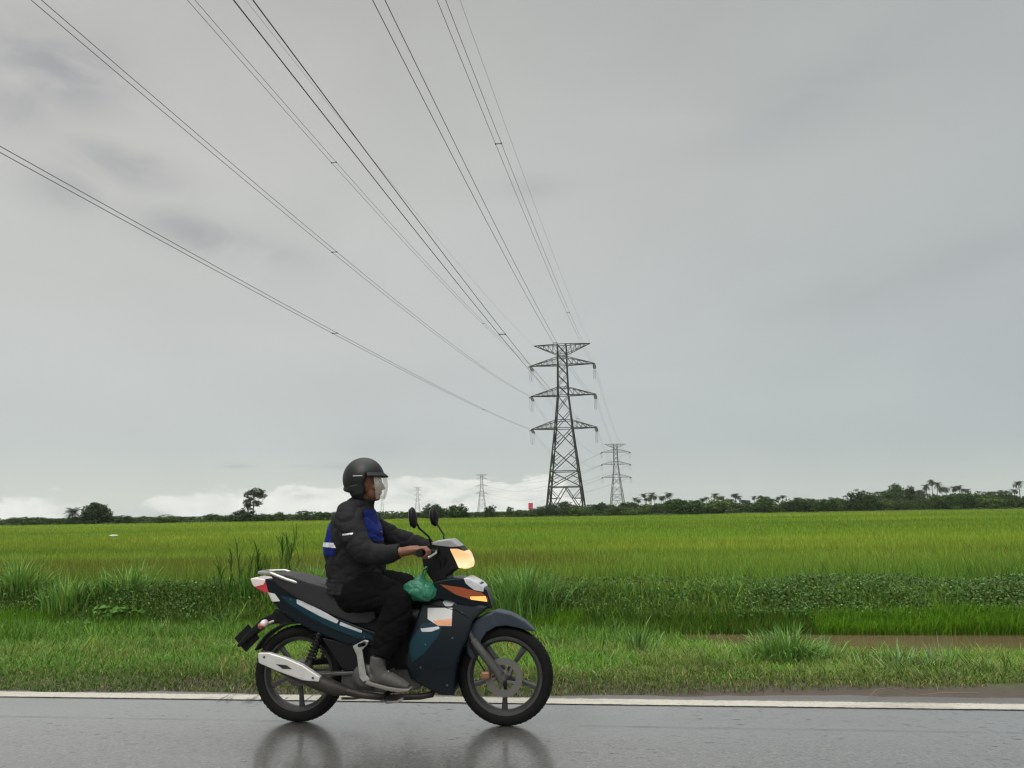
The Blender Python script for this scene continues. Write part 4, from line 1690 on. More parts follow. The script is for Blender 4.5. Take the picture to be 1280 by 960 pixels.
def lamp_mat(name, col, e, strength, zc=.95):
    m, n, out = base_mat(name)
    p = n.new('ShaderNodeBsdfPrincipled')
    tc_ = n.new('ShaderNodeTexCoord').outputs['Object']
    n.put(p.inputs['Base Color'], (*col, 1))
    p.inputs['Roughness'].default_value = .15
    sp_ = n.new('ShaderNodeSeparateXYZ')
    n.put(sp_.inputs[0], n.noise(tc_, 14, 3) if False else tc_)
    glow = n.math('SUBTRACT', 1.0, n.math('MULTIPLY', n.math('ABSOLUTE', n.math('SUBTRACT', sp_.outputs[2], zc)), 16.0), clamp=True)
    n.put(p.inputs['Emission Color'], n.mix(glow, tuple(c * q_ for c, q_ in zip(e, (.62, .42, .25))), e))
    p.inputs['Emission Strength'].default_value = strength
    n.l.new(p.outputs[0], out.inputs[0])
    return m


M['headlight'] = lamp_mat('lit_headlight', (.45, .36, .22), (1.0, .72, .38), .66, Q(730, 404).z)
M['lit_amber'] = lamp_mat('lit_indicator', (.8, .4, .1), (1.0, .5, .15), .5, Q(775, 516).z)

bike = empty('motorcycle', BORG, BYAW)
tag(bike, 'dark blue underbone motorcycle with lit headlight passing on the wet road', 'motorcycle')
WR = .283
xr = Q(196, 752).x
xf = Q(861, 768).x


def arc_tube(mb, c, r, a0, a1, rad, y=0.0, n_=24):
    mb.tube([c + Vector((r * math.cos(R(a0 + (a1 - a0) * i / n_)), y, r * math.sin(R(a0 + (a1 - a0) * i / n_)))) for i in range(n_ + 1)], rad, 6)


def wheel(x, hwid, drum, rot):
    c = Vector((x, 0, WR))
    prof = []
    for k in range(20):
        a = 2 * math.pi * k / 20
        rr = math.copysign(abs(math.cos(a)) ** .8, math.cos(a))
        prof.append((.2455 + .0375 * rr, hwid * math.sin(a)))
    wl = MB()
    wl.lathe([(.207, -.030), (.222, -.033), (.226, -.029), (.214, -.024), (.200, -.010), (.200, .010), (.214, .024), (.226, .029), (.222, .033), (.207, .030), (.192, .012), (.192, -.012)], c, 64, closed=True)
    root = wl.build('wheel', M['alloy'], bike, smooth=True)
    t_ = MB().lathe(prof, c, 72, closed=True)
    # tread: shallow block rows
    for k in range(56):
        a = 2 * math.pi * k / 56
        for sg in (-1, 1):
            d = Vector((math.cos(a + sg * .02), 0, math.sin(a + sg * .02)))
            tq = Vector((-d.z, 0, d.x))
            p0 = c + d * .2815 + Vector((0, sg * .006, 0))
            p1 = c + d * .272 + Vector((0, sg * hwid * .75, 0)) + tq * .012
            t_.bar(p0, p1, .010, .006, up=d)
    t_.build('tyre', M['rubber'], root, smooth=True)
    for k in range(5):
        a = R(rot + 72 * k)
        d = Vector((math.cos(a), 0, math.sin(a)))
        s_ = MB()
        tq = Vector((-d.z, 0, d.x))
        s_.tube([c + d * .03 - tq * .006, c + d * .1, c + d * .198], [(.021, .012), (.013, .011), (.019, .012)], 10)
        s_.build('spoke', M['alloy'], root, smooth=True)
    h_ = MB()
    R0 = .072 if drum else .036
    h_.lathe([(0, -.052), (R0 * .5, -.052), (R0, -.040), (R0, .04), (R0 * .5, .052), (0, .052)], c, 32)
    h_.lathe([(0, -.095), (.014, -.095), (.014, .095), (0, .095)], c, 16)
    h_.build('hub', M['greymetal'], root, smooth=True)
    return root


wf = wheel(xf, .037, False, -92)
wr = wheel(xr, .044, True, -85)
cF = Vector((xf, 0, WR))
cR = Vector((xr, 0, WR))
d_ = MB()
d_.lathe([(.070, -.062), (.110, -.062), (.110, -.066), (.070, -.066)], cF, 48, closed=True)
for k in range(5):
    a = R(72 * k + 20)
    d_.bar(cF + Vector((math.cos(a) * .03, -.058, math.sin(a) * .03)), cF + Vector((math.cos(a + .5) * .075, -.064, math.sin(a + .5) * .075)), .014, .006, up=(0, 1, 0))
d_.build('brake_disc', pbr('worn_disc', (.13, .125, .115), .5, metal=.6), wf, smooth=True)
q = Q(797, 762, -.075)
MB().box(q, (.055, .05, .045)).build('caliper', pbr('bronze_caliper', (.20, .10, .055), .5, metal=.3), bike, bevel=.012)

# fork
for sg in (-1, 1):
    y = sg * .078
    f_ = MB()
    top = Q(762, 640)
    bot = Vector((xf - .012, 0, WR))
    up_ = Q(705, 520)
    for v_ in (top, bot, up_):
        v_.y = y
    f_.tube([bot + Vector((0, 0, -.03)), bot + (top - bot) * .1, bot + (top - bot) * .75, top], [.018, .026, .025, .024], 14)
    f_.tube([top, up_], [.017, .017], 12)
    f_.build('fork_leg', M['greymetal'], bike, smooth=True)

# front mudguard
fm = MB()
out_ = QL([(738, 612), (760, 585), (800, 560), (838, 550), (880, 560), (925, 585), (962, 620), (940, 616), (905, 606), (868, 598), (836, 601), (806, 612), (775, 632), (752, 640)])
fm.prism(out_, -.062, .062)
for sg in (-1, 1):
    sk = QL([(738, 612), (775, 575), (820, 560), (838, 600), (806, 618), (788, 645), (780, 690), (760, 705), (745, 690), (736, 650)])
    fm.prism(sk, sg * .050, sg * .068)
fm.build('front_mudguard', M['fender'], bike, voxel=.006, it=6, warp=taper(lambda x, z: 1.0 - .45 * max(0, min(1, (x - xf - .02) / .2))))

# leg shield and nose
X0 = Q(620, 500).x
X1 = Q(808, 520).x
cowl_t = taper(lambda x, z: 1.0 - .55 * max(0, min(1, (x - X0) / (X1 - X0))) ** 1.3)
cowl = MB().prism(QL([(598, 480), (635, 458), (690, 448), (740, 450), (772, 466), (797, 490), (808, 522), (815, 550), (770, 548), (722, 534), (652, 514), (604, 522)], -.1), -.14, .14).build('front_cowl', M['body'], bike, voxel=.006, it=8, warp=cowl_t)
zl0 = Q(650, 830).z
zl1 = Q(650, 510).z
shield = MB().prism(QL([(588, 528), (610, 512), (655, 506), (722, 526), (800, 546), (752, 590), (737, 645), (715, 690), (700, 740), (696, 790), (690, 834), (645, 830), (598, 800), (556, 775), (538, 720), (552, 640), (570, 580)], -.14), -.175, .175)
shield = shield.build('leg_shield', M['body'], bike, voxel=.0055, it=14, warp=taper(lambda x, z: .62 + .38 * math.sin(math.pi * max(0, min(1, (z - zl0) / (zl1 - zl0))) ** .8) - .4 * max(0, (x - X0) / .5)))
decal(shield, QL([(548, 660), (590, 596), (640, 592), (655, 604), (640, 640), (600, 690), (560, 720)], -.16), 'teal_panel', M['teal'], bike, .002)
st_ = decal(shield, QL([(604, 547), (683, 548), (683, 606), (640, 604), (606, 582)], -.16), 'sticker', M['white_decal'], bike, .0035)
decal(shield, QL([(622, 588), (682, 582), (682, 604), (640, 603)], -.16), 'sticker_band', M['orange_decal'], st_, .0052)
decal(shield, QL([(650, 530), (660, 521), (680, 521), (690, 531), (680, 543), (660, 543)], -.16), 'emblem', M['silver_decal'], bike, .003)
decal(shield, QL([(585, 612), (640, 606), (648, 612), (620, 622), (590, 622)], -.16), 'silver_stripe', M['silver_decal'], bike, .004)
for sg, dim in ((-1, 'lit_amber'), (1, 'lit_amber')):
    ind = decal(cowl, QL([(650, 466), (720, 478), (782, 497), (800, 512), (803, 528), (748, 518), (700, 500)], -.1), 'indicator', M['amber'], bike, .004, side=sg)
    decal(ind, QL([(744, 508), (794, 508), (800, 527), (748, 518)], -.1), 'bulb', M[dim], ind, .002, side=sg)
decal(cowl, QL([(736, 444), (764, 446), (798, 476), (796, 488), (768, 482), (742, 460)], 0), 'white_nose_plate', M['silver_decal'], bike, .004, side=0)

# handlebar cowl, instruments, headlight
hc_t = taper(lambda x, z: 1.0 - .35 * max(0, min(1, (x - Q(650, 380).x) / .2)))
hcw = MB().prism(QL([(592, 352), (612, 340), (645, 326), (684, 322), (712, 344), (738, 370), (748, 398), (745, 414), (700, 418), (672, 440), (690, 470), (640, 470), (618, 440), (600, 410)], -.06), -.105, .105).build('handlebar_cowl', M['black_plastic'], bike, voxel=.0055, it=7, warp=hc_t)
decal(hcw, QL([(628, 338), (640, 320), (690, 314), (718, 344), (690, 346), (655, 342)], -.06), 'instrument_cover', M['instr'], bike, .002, side=0)
decal(hcw, QL([(684, 352), (708, 352), (740, 364), (760, 398), (756, 420), (712, 414), (702, 390)], -.06), 'headlight', M['headlight'], bike, .004, side=0)
GRIP_X, GRIP_Z = Q(596, 366, -.29).x, Q(596, 366, -.29).z
for sg in (-1, 1):
    g_ = MB()
    g_.tube([(GRIP_X + .05, sg * .09, GRIP_Z - .005), (GRIP_X + .02, sg * .15, GRIP_Z), (GRIP_X + .004, sg * .21, GRIP_Z), (GRIP_X, sg * .23, GRIP_Z), (GRIP_X - .01, sg * .355, GRIP_Z)], [.013, .013, .013, .0165, .0165], 14)
    g_.lathe([(0, -.004), (.02, -.004), (.02, .004), (0, .004)], (GRIP_X - .01, sg * .358, GRIP_Z), 16)
    g_.build('grip', M['black_plastic'], bike, smooth=True)
    l_ = MB()
    l_.tube([(GRIP_X + .045, sg * .17, GRIP_Z + .005), (GRIP_X + .06, sg * .24, GRIP_Z - .005), (GRIP_X + .045, sg * .35, GRIP_Z - .022)], [.008, .007, .006], 8)
    l_.ball((GRIP_X + .045, sg * .35, GRIP_Z - .022), .008, 10, 8)
    l_.build('brake_lever', M['silver'], bike, smooth=True)
    mq = Q(563, 252, -.26)
    s0_ = Q(618, 342, -.2)
    m_ = MB()
    m_.tube([(s0_.x, sg * .17, s0_.z - .01), (s0_.x - .01, sg * .2, s0_.z + .05), (mq.x + .03, sg * .25, mq.z - .06), (mq.x + .012, sg * .26, mq.z - .02)], .006, 8)
    st_ = m_.build('mirror_stem', M['black_plastic'], bike, smooth=True)
    rot = Matrix.Rotation(-.1 + sg * -.1, 3, 'Z') @ Matrix.Rotation(-.12, 3, 'Y')
    h_ = MB().ball((mq.x, sg * .27, mq.z), (.022, .042, .062), 22, 14, rot).build('mirror', M['black_plastic'], st_, smooth=True)
    gl = MB()
    t2_ = MB().lathe([(0, 0), (.035, 0), (.036, .002), (0, .002)], n=24)
    for v_ in t2_.v:
        v_.z *= 1.5
        v_.x, v_.y = v_.y, v_.x
    gl.add([rot @ (v_ + Vector((-.0185, 0, 0))) + Vector((mq.x, sg * .27, mq.z)) for v_ in t2_.v], t2_.f)
    gl.build('mirror_glass', M['silver'], h_, smooth=True)

# seat and tail
xs0, xs1 = Q(95, 440).x, Q(440, 560).x
tt_ = taper(lambda x, z: .68 + .32 * min(1, max(0, (x - xs0) / .3)))
seat = MB().prism(QL([(98, 436), (130, 431), (170, 437), (230, 455), (290, 470), (345, 505), (400, 532), (445, 545), (452, 575), (425, 592), (375, 592), (310, 567), (245, 537), (180, 506), (128, 474)], -.08), -.13, .13).build('seat', M['vinyl'], bike, voxel=.007, it=12, warp=tt_)
tail = MB().prism(QL([(72, 452), (105, 452), (135, 480), (200, 512), (300, 566), (380, 600), (445, 622), (470, 660), (430, 668), (345, 660), (260, 628), (180, 590), (128, 556), (100, 525), (84, 490)], -.1), -.118, .118)
tail = tail.build('tail_panel', M['body'], bike, voxel=.006, it=8, warp=taper(lambda x, z: .62 + .38 * min(1, max(0, (x - xs0) / .33))))
for sg in (-1, 1):
    decal(tail, QL([(128, 506), (165, 510), (215, 532), (300, 577), (430, 632), (440, 648), (380, 640), (300, 608), (225, 570), (160, 532)], -.1), 'teal_panel', M['teal'], bike, .002, side=sg)
    decal(tail, QL([(185, 516), (222, 526), (270, 552), (325, 584), (318, 594), (268, 572), (222, 548), (186, 530)], -.1), 'silver_stripe', M['silver_decal'], bike, .004, side=sg)
    decal(tail, QL([(330, 588), (400, 616), (398, 624), (326, 598)], -.1), 'silver_stripe', M['silver_decal'], bike, .004, side=sg)
    decal(tail, QL([(86, 493), (115, 498), (134, 522), (104, 524)], -.08), 'white_reflector', M['white_decal'], bike, .005, side=sg)
tl = MB().prism(QL([(36, 450), (52, 446), (84, 452), (100, 480), (110, 498), (82, 496), (56, 482), (42, 468)], -.06), -.072, .072).build('tail_light', M['red_lens'], bike, voxel=.005, it=5)
decal(tl, QL([(30, 440), (90, 444), (80, 468), (48, 476)], -.06), 'clear_lens', M['pale_lens'], tl, .002, side=0)
gr = MB()
pts = [Q(205, 468, -.11), Q(150, 452, -.115), Q(100, 432, -.105), Q(62, 430, -.06)]
pts = pts + [Vector((p_.x, -p_.y, p_.z)) for p_ in reversed(pts)]
gr.tube(pts, [(.011, .011)] * 8, 10, side=(0, 0, 1))
gr.build('grab_rail', M['silver'], bike, voxel=.005, it=4)

# rear inner mudguard, flap, rear indicators, plate
rm = MB()
N_ = 22
po = [(cR.x + .312 * math.cos(R(35 + 118 * i / N_)), cR.z + .312 * math.sin(R(35 + 118 * i / N_))) for i in range(N_ + 1)]
pi_ = [(cR.x + .296 * math.cos(R(35 + 118 * i / N_)), cR.z + .296 * math.sin(R(35 + 118 * i / N_))) for i in range(N_, -1, -1)]
rm.prism(po + pi_, -.058, .058)
rm.prism(QL([(120, 545), (150, 560), (200, 592), (150, 590), (95, 598), (80, 610), (40, 640), (2, 672), (-4, 664), (35, 618), (78, 575), (112, 560)], 0), -.035, .035)
rm.build('rear_mudguard', M['black_plastic'], bike, voxel=.006, it=3)
q1, q2 = Q(52, 618), Q(6, 664)
MB().bar(q1 + Vector((-.012, 0, -.002)), q2 + Vector((-.012, 0, -.002)), .004, .115, up=(1, 0, 1)).build('number_plate', M['black_plastic'], bike, bevel=.0015)
for sg in (-1, 1):
    b_ = MB()
    c_ = Q(74, 602, -.12)
    c_.y = sg * .12
    b_.tube([(c_.x + .03, sg * .04, c_.z + .015), (c_.x + .008, sg * .09, c_.z + .005)], .008, 8)
    b_.ball((c_.x + .010, c_.y, c_.z + .012), (.024, .030, .024), 16, 12)
    o_ = b_.build('rear_indicator', M['pale_lens'], bike, smooth=True)
    MB().ball((c_.x - .003, c_.y - sg * -.003, c_.z), (.025, .031, .021), 18, 12).build('amber_lens', M['amber'], o_, smooth=True)

# engine, side cover, swing arm, shocks
MB().prism(QL([(262, 640), (345, 655), (440, 655), (470, 690), (450, 755), (335, 750), (305, 705)], -.1), -.105, .105).build('side_cover', M['black_plastic'], bike, voxel=.006, it=5)
en = MB()
c_ = Q(405, 768, -.1)
en.lathe([(0, -.135), (.045, -.132), (.075, -.118), (.08, -.09), (.08, .09), (.06, .12), (0, .125)], (c_.x, 0, c_.z), 32)
en.prism(QL([(330, 745), (520, 730), (575, 745), (590, 800), (520, 822), (380, 815), (330, 790)], -.08), -.09, .09)
en.build('engine', M['greymetal'], bike, voxel=.006, it=3)
cy = MB()
for k in range(9):
    a = Q(505 + k * 10, 772 - k * .5, 0)
    cy.box((a.x, 0, a.z), (.008, .15, .12))
cy.build('cylinder_fins', M['greymetal'], bike)
sp_ = MB()
sp_.prism(QL([(330, 560), (440, 548), (565, 560), (598, 600), (592, 740), (450, 742), (420, 680), (340, 640)], -.05), -.098, .098)
sp_.build('centre_cover', M['black_plastic'], bike, voxel=.007, it=6)
for sg in (-1, 1):
    sw = MB()
    a, b_ = Q(415, 752, -.09), Q(196, 752, -.09)
    sw.bar((a.x, sg * .085, a.z), (b_.x - .03, sg * .085, WR), .022, .042, up=(0, 1, 0))
    sw.build('swing_arm', M['greymetal'], bike, bevel=.006)
    a, b_ = Q(262, 615, -.1), Q(222, 738, -.1)
    sh = MB()
    A0, B0 = Vector((a.x, sg * .105, a.z)), Vector((b_.x, sg * .105, b_.z))
    sh.tube([A0, B0], .012, 10)
    o_ = sh.build('shock_absorber', M['greymetal'], bike, smooth=True)
    co_ = MB()
    ax = (B0 - A0).normalized()
    e1 = ax.cross(Vector((0, 1, 0))).normalized()
    e2 = ax.cross(e1)
    co_.tube([A0.lerp(B0, .1 + .7 * k / 90) + e1 * (.024 * math.cos(k * .55)) + e2 * (.024 * math.sin(k * .55)) for k in range(91)], .005, 6)
    co_.build('spring', M['black_plastic'], o_, smooth=True)
cc = MB().prism(QL([(170, 722), (260, 715), (345, 722), (345, 742), (260, 738), (170, 745)], 0), .09, .125).build('chain_case', M['black_plastic'], bike, bevel=.01)

# exhaust on the near side
ex = MB()
ex.tube([Q(632, 800, -.04), Q(622, 826, -.06), Q(585, 832, -.09), Q(480, 836, -.125), Q(400, 828, -.145), Q(335, 812, -.16)], [.017, .018, .018, .018, .020, .026], 14)
ex.build('exhaust_pipe', M['exhaust'], bike, smooth=True)
mf = MB()
mf.tube([Q(345, 815, -.16), Q(310, 806, -.168), Q(250, 783, -.175), Q(160, 742, -.178), Q(80, 706, -.178), Q(66, 700, -.178)], [.026, .040, .045, .045, .040, .034], 24)
mf = mf.build('muffler', M['exhaust'], bike, smooth=True)
hs = MB().prism(QL([(60, 690), (96, 690), (150, 706), (205, 730), (262, 768), (258, 784), (205, 779), (120, 748), (62, 722)], -.215), -.226, -.188).build('heat_shield', M['shield'], bike, voxel=.0045, it=5)
for X, Y in ((78, 704), (236, 772)):
    c_ = Q(X, Y, -.228)
    MB().lathe([(0, -.003), (.006, -.003), (.007, .003), (0, .003)], c_, 12).build('bolt', M['greymetal'], hs, smooth=True)
c_ = MB().prism(QL([(118, 727), (150, 730), (168, 742), (140, 742)], -.225), -.229, -.222).build('vent_slot', M['exhaust'], hs)
# foot pegs, brackets, pedal, stand
MB().prism(QL([(366, 668), (404, 648), (420, 651), (414, 664), (398, 680), (404, 720), (412, 762), (424, 776), (400, 784), (388, 770), (380, 700)], -.15), -.158, -.138).build('footrest_bracket', M['silver'], bike, bevel=.004)
for sg in (-1, 1):
    p_ = Q(478, 822, -.2)
    MB().tube([(p_.x, sg * .1, p_.z), (p_.x, sg * .31, p_.z)], .013, 12).build('footpeg', M['rubber'], bike, smooth=True)
    p_ = Q(396, 666, -.2)
    MB().tube([(p_.x, sg * .14, p_.z), (p_.x - .01, sg * .22, p_.z + .002)], .011, 10).build('passenger_footpeg', M['rubber'], bike, smooth=True)
bp_ = MB()
bp_.tube([Q(455, 842, -.13), Q(478, 852, -.19), Q(510, 848, -.24), Q(530, 838, -.25)], .007, 8)
bp_.build('brake_pedal', M['silver'], bike, smooth=True)
ks = MB()
ks.tube([Q(438, 790, -.14), Q(470, 765, -.17), Q(500, 742, -.18)], .008, 8)
ks.build('kick_starter', M['greymetal'], bike, smooth=True)
sd_ = MB()
sd_.tube([Q(430, 830, .1), Q(370, 838, .12), Q(330, 838, .13)], .008, 8)
sd_.build('side_stand', M['greymetal'], bike, smooth=True)

# hoses, cables and fasteners
for pts in ([Q(640, 462, -.05), Q(668, 560, -.10), Q(735, 640, -.105), Q(772, 715, -.095), Q(797, 755, -.085)],
            [Q(606, 382, -.20), Q(632, 372, -.17), Q(650, 395, -.12), Q(645, 440, -.08)],
            [Q(604, 376, -.21), Q(640, 352, -.18), Q(668, 385, -.11), Q(660, 440, -.07)]):
    MB().tube(pts, .0045, 7).build('cable', M['black_plastic'], bike, smooth=True)


def skin_at(o, x, z, side=-1):
    """outer surface of a panel at a place in the side view"""
    best = None
    for v_ in o.data.vertices:
        d = abs(v_.co.x - x) + abs(v_.co.z - z)
        if d < .012 and (best is None or v_.co.y * side > best.y * side):
            best = v_.co
    return best


for o_, pl in ((shield, [(608, 660), (690, 640), (672, 800), (588, 740), (715, 560)]), (tail, [(150, 520), (400, 640)])):
    for X, Y in pl:
        q = Q(X, Y, -.15)
        c_ = skin_at(o_, q.x, q.z)
        if c_ is not None:
            MB().lathe([(0, -.003), (.0055, -.003), (.0065, .002), (0, .002)], c_, 12).build('bolt', M['greymetal'], o_, smooth=True)

for o_, path in ((shield, [(592, 534), (640, 540), (700, 556), (742, 582)]), (shield, [(560, 700), (600, 730), (650, 742), (694, 735)]),
                 (tail, [(110, 520), (180, 566), (260, 604), (350, 636), (430, 648)]), (cowl, [(606, 500), (650, 494), (700, 512), (745, 530)])):
    pts = []
    for (X0_, Y0_), (X1_, Y1_) in zip(path[:-1], path[1:]):
        for k in range(8):
            q = Q(X0_ + (X1_ - X0_) * k / 8, Y0_ + (Y1_ - Y0_) * k / 8, -.14)
            c_ = skin_at(o_, q.x, q.z)
            if c_ is not None:
                pts.append(Vector((q.x, c_.y - .0005, q.z)))
    if len(pts) > 3:
        MB().tube(pts, .0022, 5).build('panel_seam', M['rubber'], o_, smooth=True)

# green carrier bag hung on the hook behind the cowl
cb = Q(582, 476, -.13)
bag = empty('carrier_bag', bike.matrix_world @ cb if False else BORG + Matrix.Rotation(BYAW, 3, 'Z') @ cb, BYAW)
tag(bag, 'bulging green plastic carrier bag hanging behind the motorcycle cowl', 'plastic bag')
m, n, out = base_mat('green_polythene')
p = n.new('ShaderNodeBsdfPrincipled')
oc = n.new('ShaderNodeTexCoord').outputs['Object']
n.put(p.inputs['Base Color'], n.mix(n.noise(oc, 14, 4), (.010, .12, .066), (.028, .22, .125)))
p.inputs['Roughness'].default_value = .32
p.inputs['Subsurface Weight'].default_value = .25
p.inputs['Subsurface Radius'].default_value = (.01, .03, .02)
n.put(p.inputs['Normal'], n.bump(n.noise(oc, 30, 5, .6, 1.5), .6, .01))
n.l.new(p.outputs[0], out.inputs[0])
bb = MB()
bb.ball((0, 0, -.02), (.105, .085, .062), 28, 18)
bb.ball((.03, -.01, -.035), (.07, .07, .05), 20, 14)
bb.tube([(0, 0, .02), (.01, 0, .05), (.02, 0, .075)], [.05, .022, .014], 14)
bb.build('bag_body', m, bag, voxel=.0045, it=3, warp=creases(.008, 17, 3.0, (1, 1, .6), .3))
hb = MB()
hb.tube([(.02, -.01, .07), (.03, -.015, .10), (.04, 0, .115), (.045, .015, .10), (.03, .01, .07)], [(.004, .010)] * 5, 8)
hb.build('bag_handle', m, bag, smooth=True)

# ------------------------------------------------------------------ rider
K = .00186          # metres per pixel of the enlarged side view at the machine
M['jacket'] = pbr('charcoal_jacket', (.013, .013, .014), .85, spec=.15, vary=.35, vscale=14, bump=.25, bscale=60)
M['blue'] = pbr('blue_fabric', (.006, .014, .115), .75, spec=.15, vary=.2, bump=.2)
M['reflect'] = pbr('reflective_band', (.50, .51, .54), .45, vary=.12)
M['trousers'] = pbr('black_trousers', (.003, .003, .0032), .9, spec=.1, vary=.3, bump=.3, bscale=50)
M['shoe'] = pbr('grey_trainer', (.05, .047, .044), .75, vary=.6, vscale=38, dirt=.5, dirtcol=(.06, .05, .04))
M['sole'] = pbr('shoe_sole', (.14, .13, .115), .7, dirt=.5)
M['skin'] = pbr('skin', (.150, .058, .030), .5, vary=.12, vscale=30, bump=.15, bscale=220)
M['helmet'] = pbr('black_helmet', (.009, .009, .0095), .42, spec=.3, vary=.2)
M['eye'] = pbr('eye_white', (.5, .47, .43), .25)
M['hair'] = pbr('black_hair', (.008, .007, .006), .6)

rider = empty('person', BORG, BYAW)
tag(rider, 'person in charcoal and blue jacket and open black helmet riding the motorcycle', 'person')


def tor(scale=1.0, head=True):
    """torso sections from hip to neck: centre (X, Y) in the enlarged view, half depth in px, half width in m"""
    S_ = [(368, 512, 84, .165), (377, 478, 97, .185), (378, 430, 97, .188), (374, 385, 98, .193), (372, 340, 98, .203), (374, 295, 88, .212), (379, 258, 72, .208), (387, 226, 54, .165), (395, 205, 40, .105), (402, 188, 34, .075)]
    return S_


def torso(mb, shrink, upto=99, n=26):
    S_ = tor()[:upto]
    mb.tube([Q(X, Y) for X, Y, d, w_ in S_], [(d * K - shrink, w_ - shrink) for X, Y, d, w_ in S_], n)


ARM_R = [(352, 243, -.165, .080), (358, 275, -.225, .078), (376, 325, -.262, .074), (402, 362, -.280, .070), (440, 378, -.285, .063), (478, 374, -.288, .056), (512, 370, -.290, .045)]
ARM_L = [(372, 240, .165, .080), (400, 268, .225, .076), (445, 305, .265, .068), (486, 330, .283, .062), (525, 345, .288, .054), (562, 358, .290, .044)]
LEG = [(372, 500, .085, .110), (405, 494, .135, .112), (445, 497, .160, .106), (485, 507, .182, .098), (508, 528, .195, .092), (506, 565, .205, .090), (493, 612, .212, .086), (475, 660, .220, .074), (460, 700, .228, .056)]


def limb(mb, P_, shrink, mirror=1, n=16, cut=99):
    P_ = P_[:cut]
    mb.tube([Vector((Q(X, Y, y).x, y * mirror, Q(X, Y, y).z)) for X, Y, y, r in P_], [max(.016, r - shrink) for X, Y, y, r in P_], n)
    for X, Y, y, r in (P_[0],):
        q = Q(X, Y, y)
        mb.ball((q.x, y * mirror, q.z), max(.016, r - shrink), 16, 10)


# mirrored limbs use the plane of the far side: their distance from the lens is carried by y
def far(P_):
    out = []
    for X, Y, y, r in P_:
        q = Q(X, Y, -y)
        out.append((q.x, y, q.z, r))
    return out


def limb_xyz(mb, P_, shrink, n=16):
    mb.tube([Vector((x, y, z)) for x, y, z, r in P_], [max(.016, r - shrink) for x, y, z, r in P_], n)
    x, y, z, r = P_[0]
    mb.ball((x, y, z), max(.016, r - shrink), 16, 10)


near = lambda P_: [(Q(X, Y, y).x, y, Q(X, Y, y).z, r) for X, Y, y, r in P_]
AR, AL = near(ARM_R), near(ARM_L)
GX, GZ = GRIP_X - .004, GRIP_Z
# the far hand sits on the far grip: shift the left arm so that its cuff ends just behind the grip
dx_ = (GX - .105) - AL[-1][0]
dz_ = (GZ + .012) - AL[-1][2]
AL = [(x + dx_ * (i / 5), y, z + dz_ * (i / 5), r) for i, (x, y, z, r) in enumerate(AL)]
dx_ = (GX - .145) - AR[-1][0]
dz_ = (GZ + .006) - AR[-1][2]
AR = [(x + dx_ * (i / 6), y, z + dz_ * (i / 6), r) for i, (x, y, z, r) in enumerate(AR)]
LGN = near([(X, Y, -y, r) for X, Y, y, r in LEG])
LGF = [(x, -y, z, r) for x, y, z, r in LGN]

bd = MB()
torso(bd, .028)
limb_xyz(bd, AR, .022)
limb_xyz(bd, AL, .022)
limb_xyz(bd, LGN, .018)
limb_xyz(bd, LGF, .018)
# feet
for sg in (-1, 1):
    a, b_, c_ = Q(450, 730, -.243), Q(478, 782, -.243), Q(520, 797, -.243)
    bd.tube([(a.x - .002, sg * .236, a.z + .04), (a.x, sg * .243, a.z), (b_.x, sg * .243, b_.z), (c_.x, sg * .243, c_.z)], [(.032, .030), (.032, .028), (.024, .030), (.013, .024)], 14)
# neck and head
hc = Q(410, 142)
bd.tube([Q(398, 215), Q(403, 190), Q(408, 165)], [(.066, .062), (.058, .056), (.055, .054)], 18)
bd.ball(hc + Vector((-.004, 0, .012)), (.098, .076, .106), 28, 18)
bd.ball(hc + Vector((.038, 0, -.052)), (.056, .056, .062), 22, 14)          # jaw and cheeks
bd.ball(hc + Vector((.068, 0, -.086)), (.024, .028, .022), 16, 10)          # chin
bd.ball(hc + Vector((.078, 0, .022)), (.018, .052, .014), 16, 10)           # brow
bd.tube([hc + Vector((.088, 0, .012)), hc + Vector((.102, 0, -.012)), hc + Vector((.110, 0, -.030)), hc + Vector((.092, 0, -.038))], [(.010, .010), (.012, .012), (.014, .018), (.008, .014)], 12)
bd.ball(hc + Vector((.090, 0, -.054)), (.010, .026, .006), 14, 8)           # lips
bd.ball(hc + Vector((.088, 0, -.064)), (.010, .023, .007), 14, 8)
for sg in (-1, 1):
    bd.ball(hc + Vector((.066, sg * .036, -.024)), (.026, .024, .022), 14, 10)   # cheekbones
    bd.ball(hc + Vector((-.004, sg * .076, -.012)), (.022, .010, .032), 14, 10)  # ears


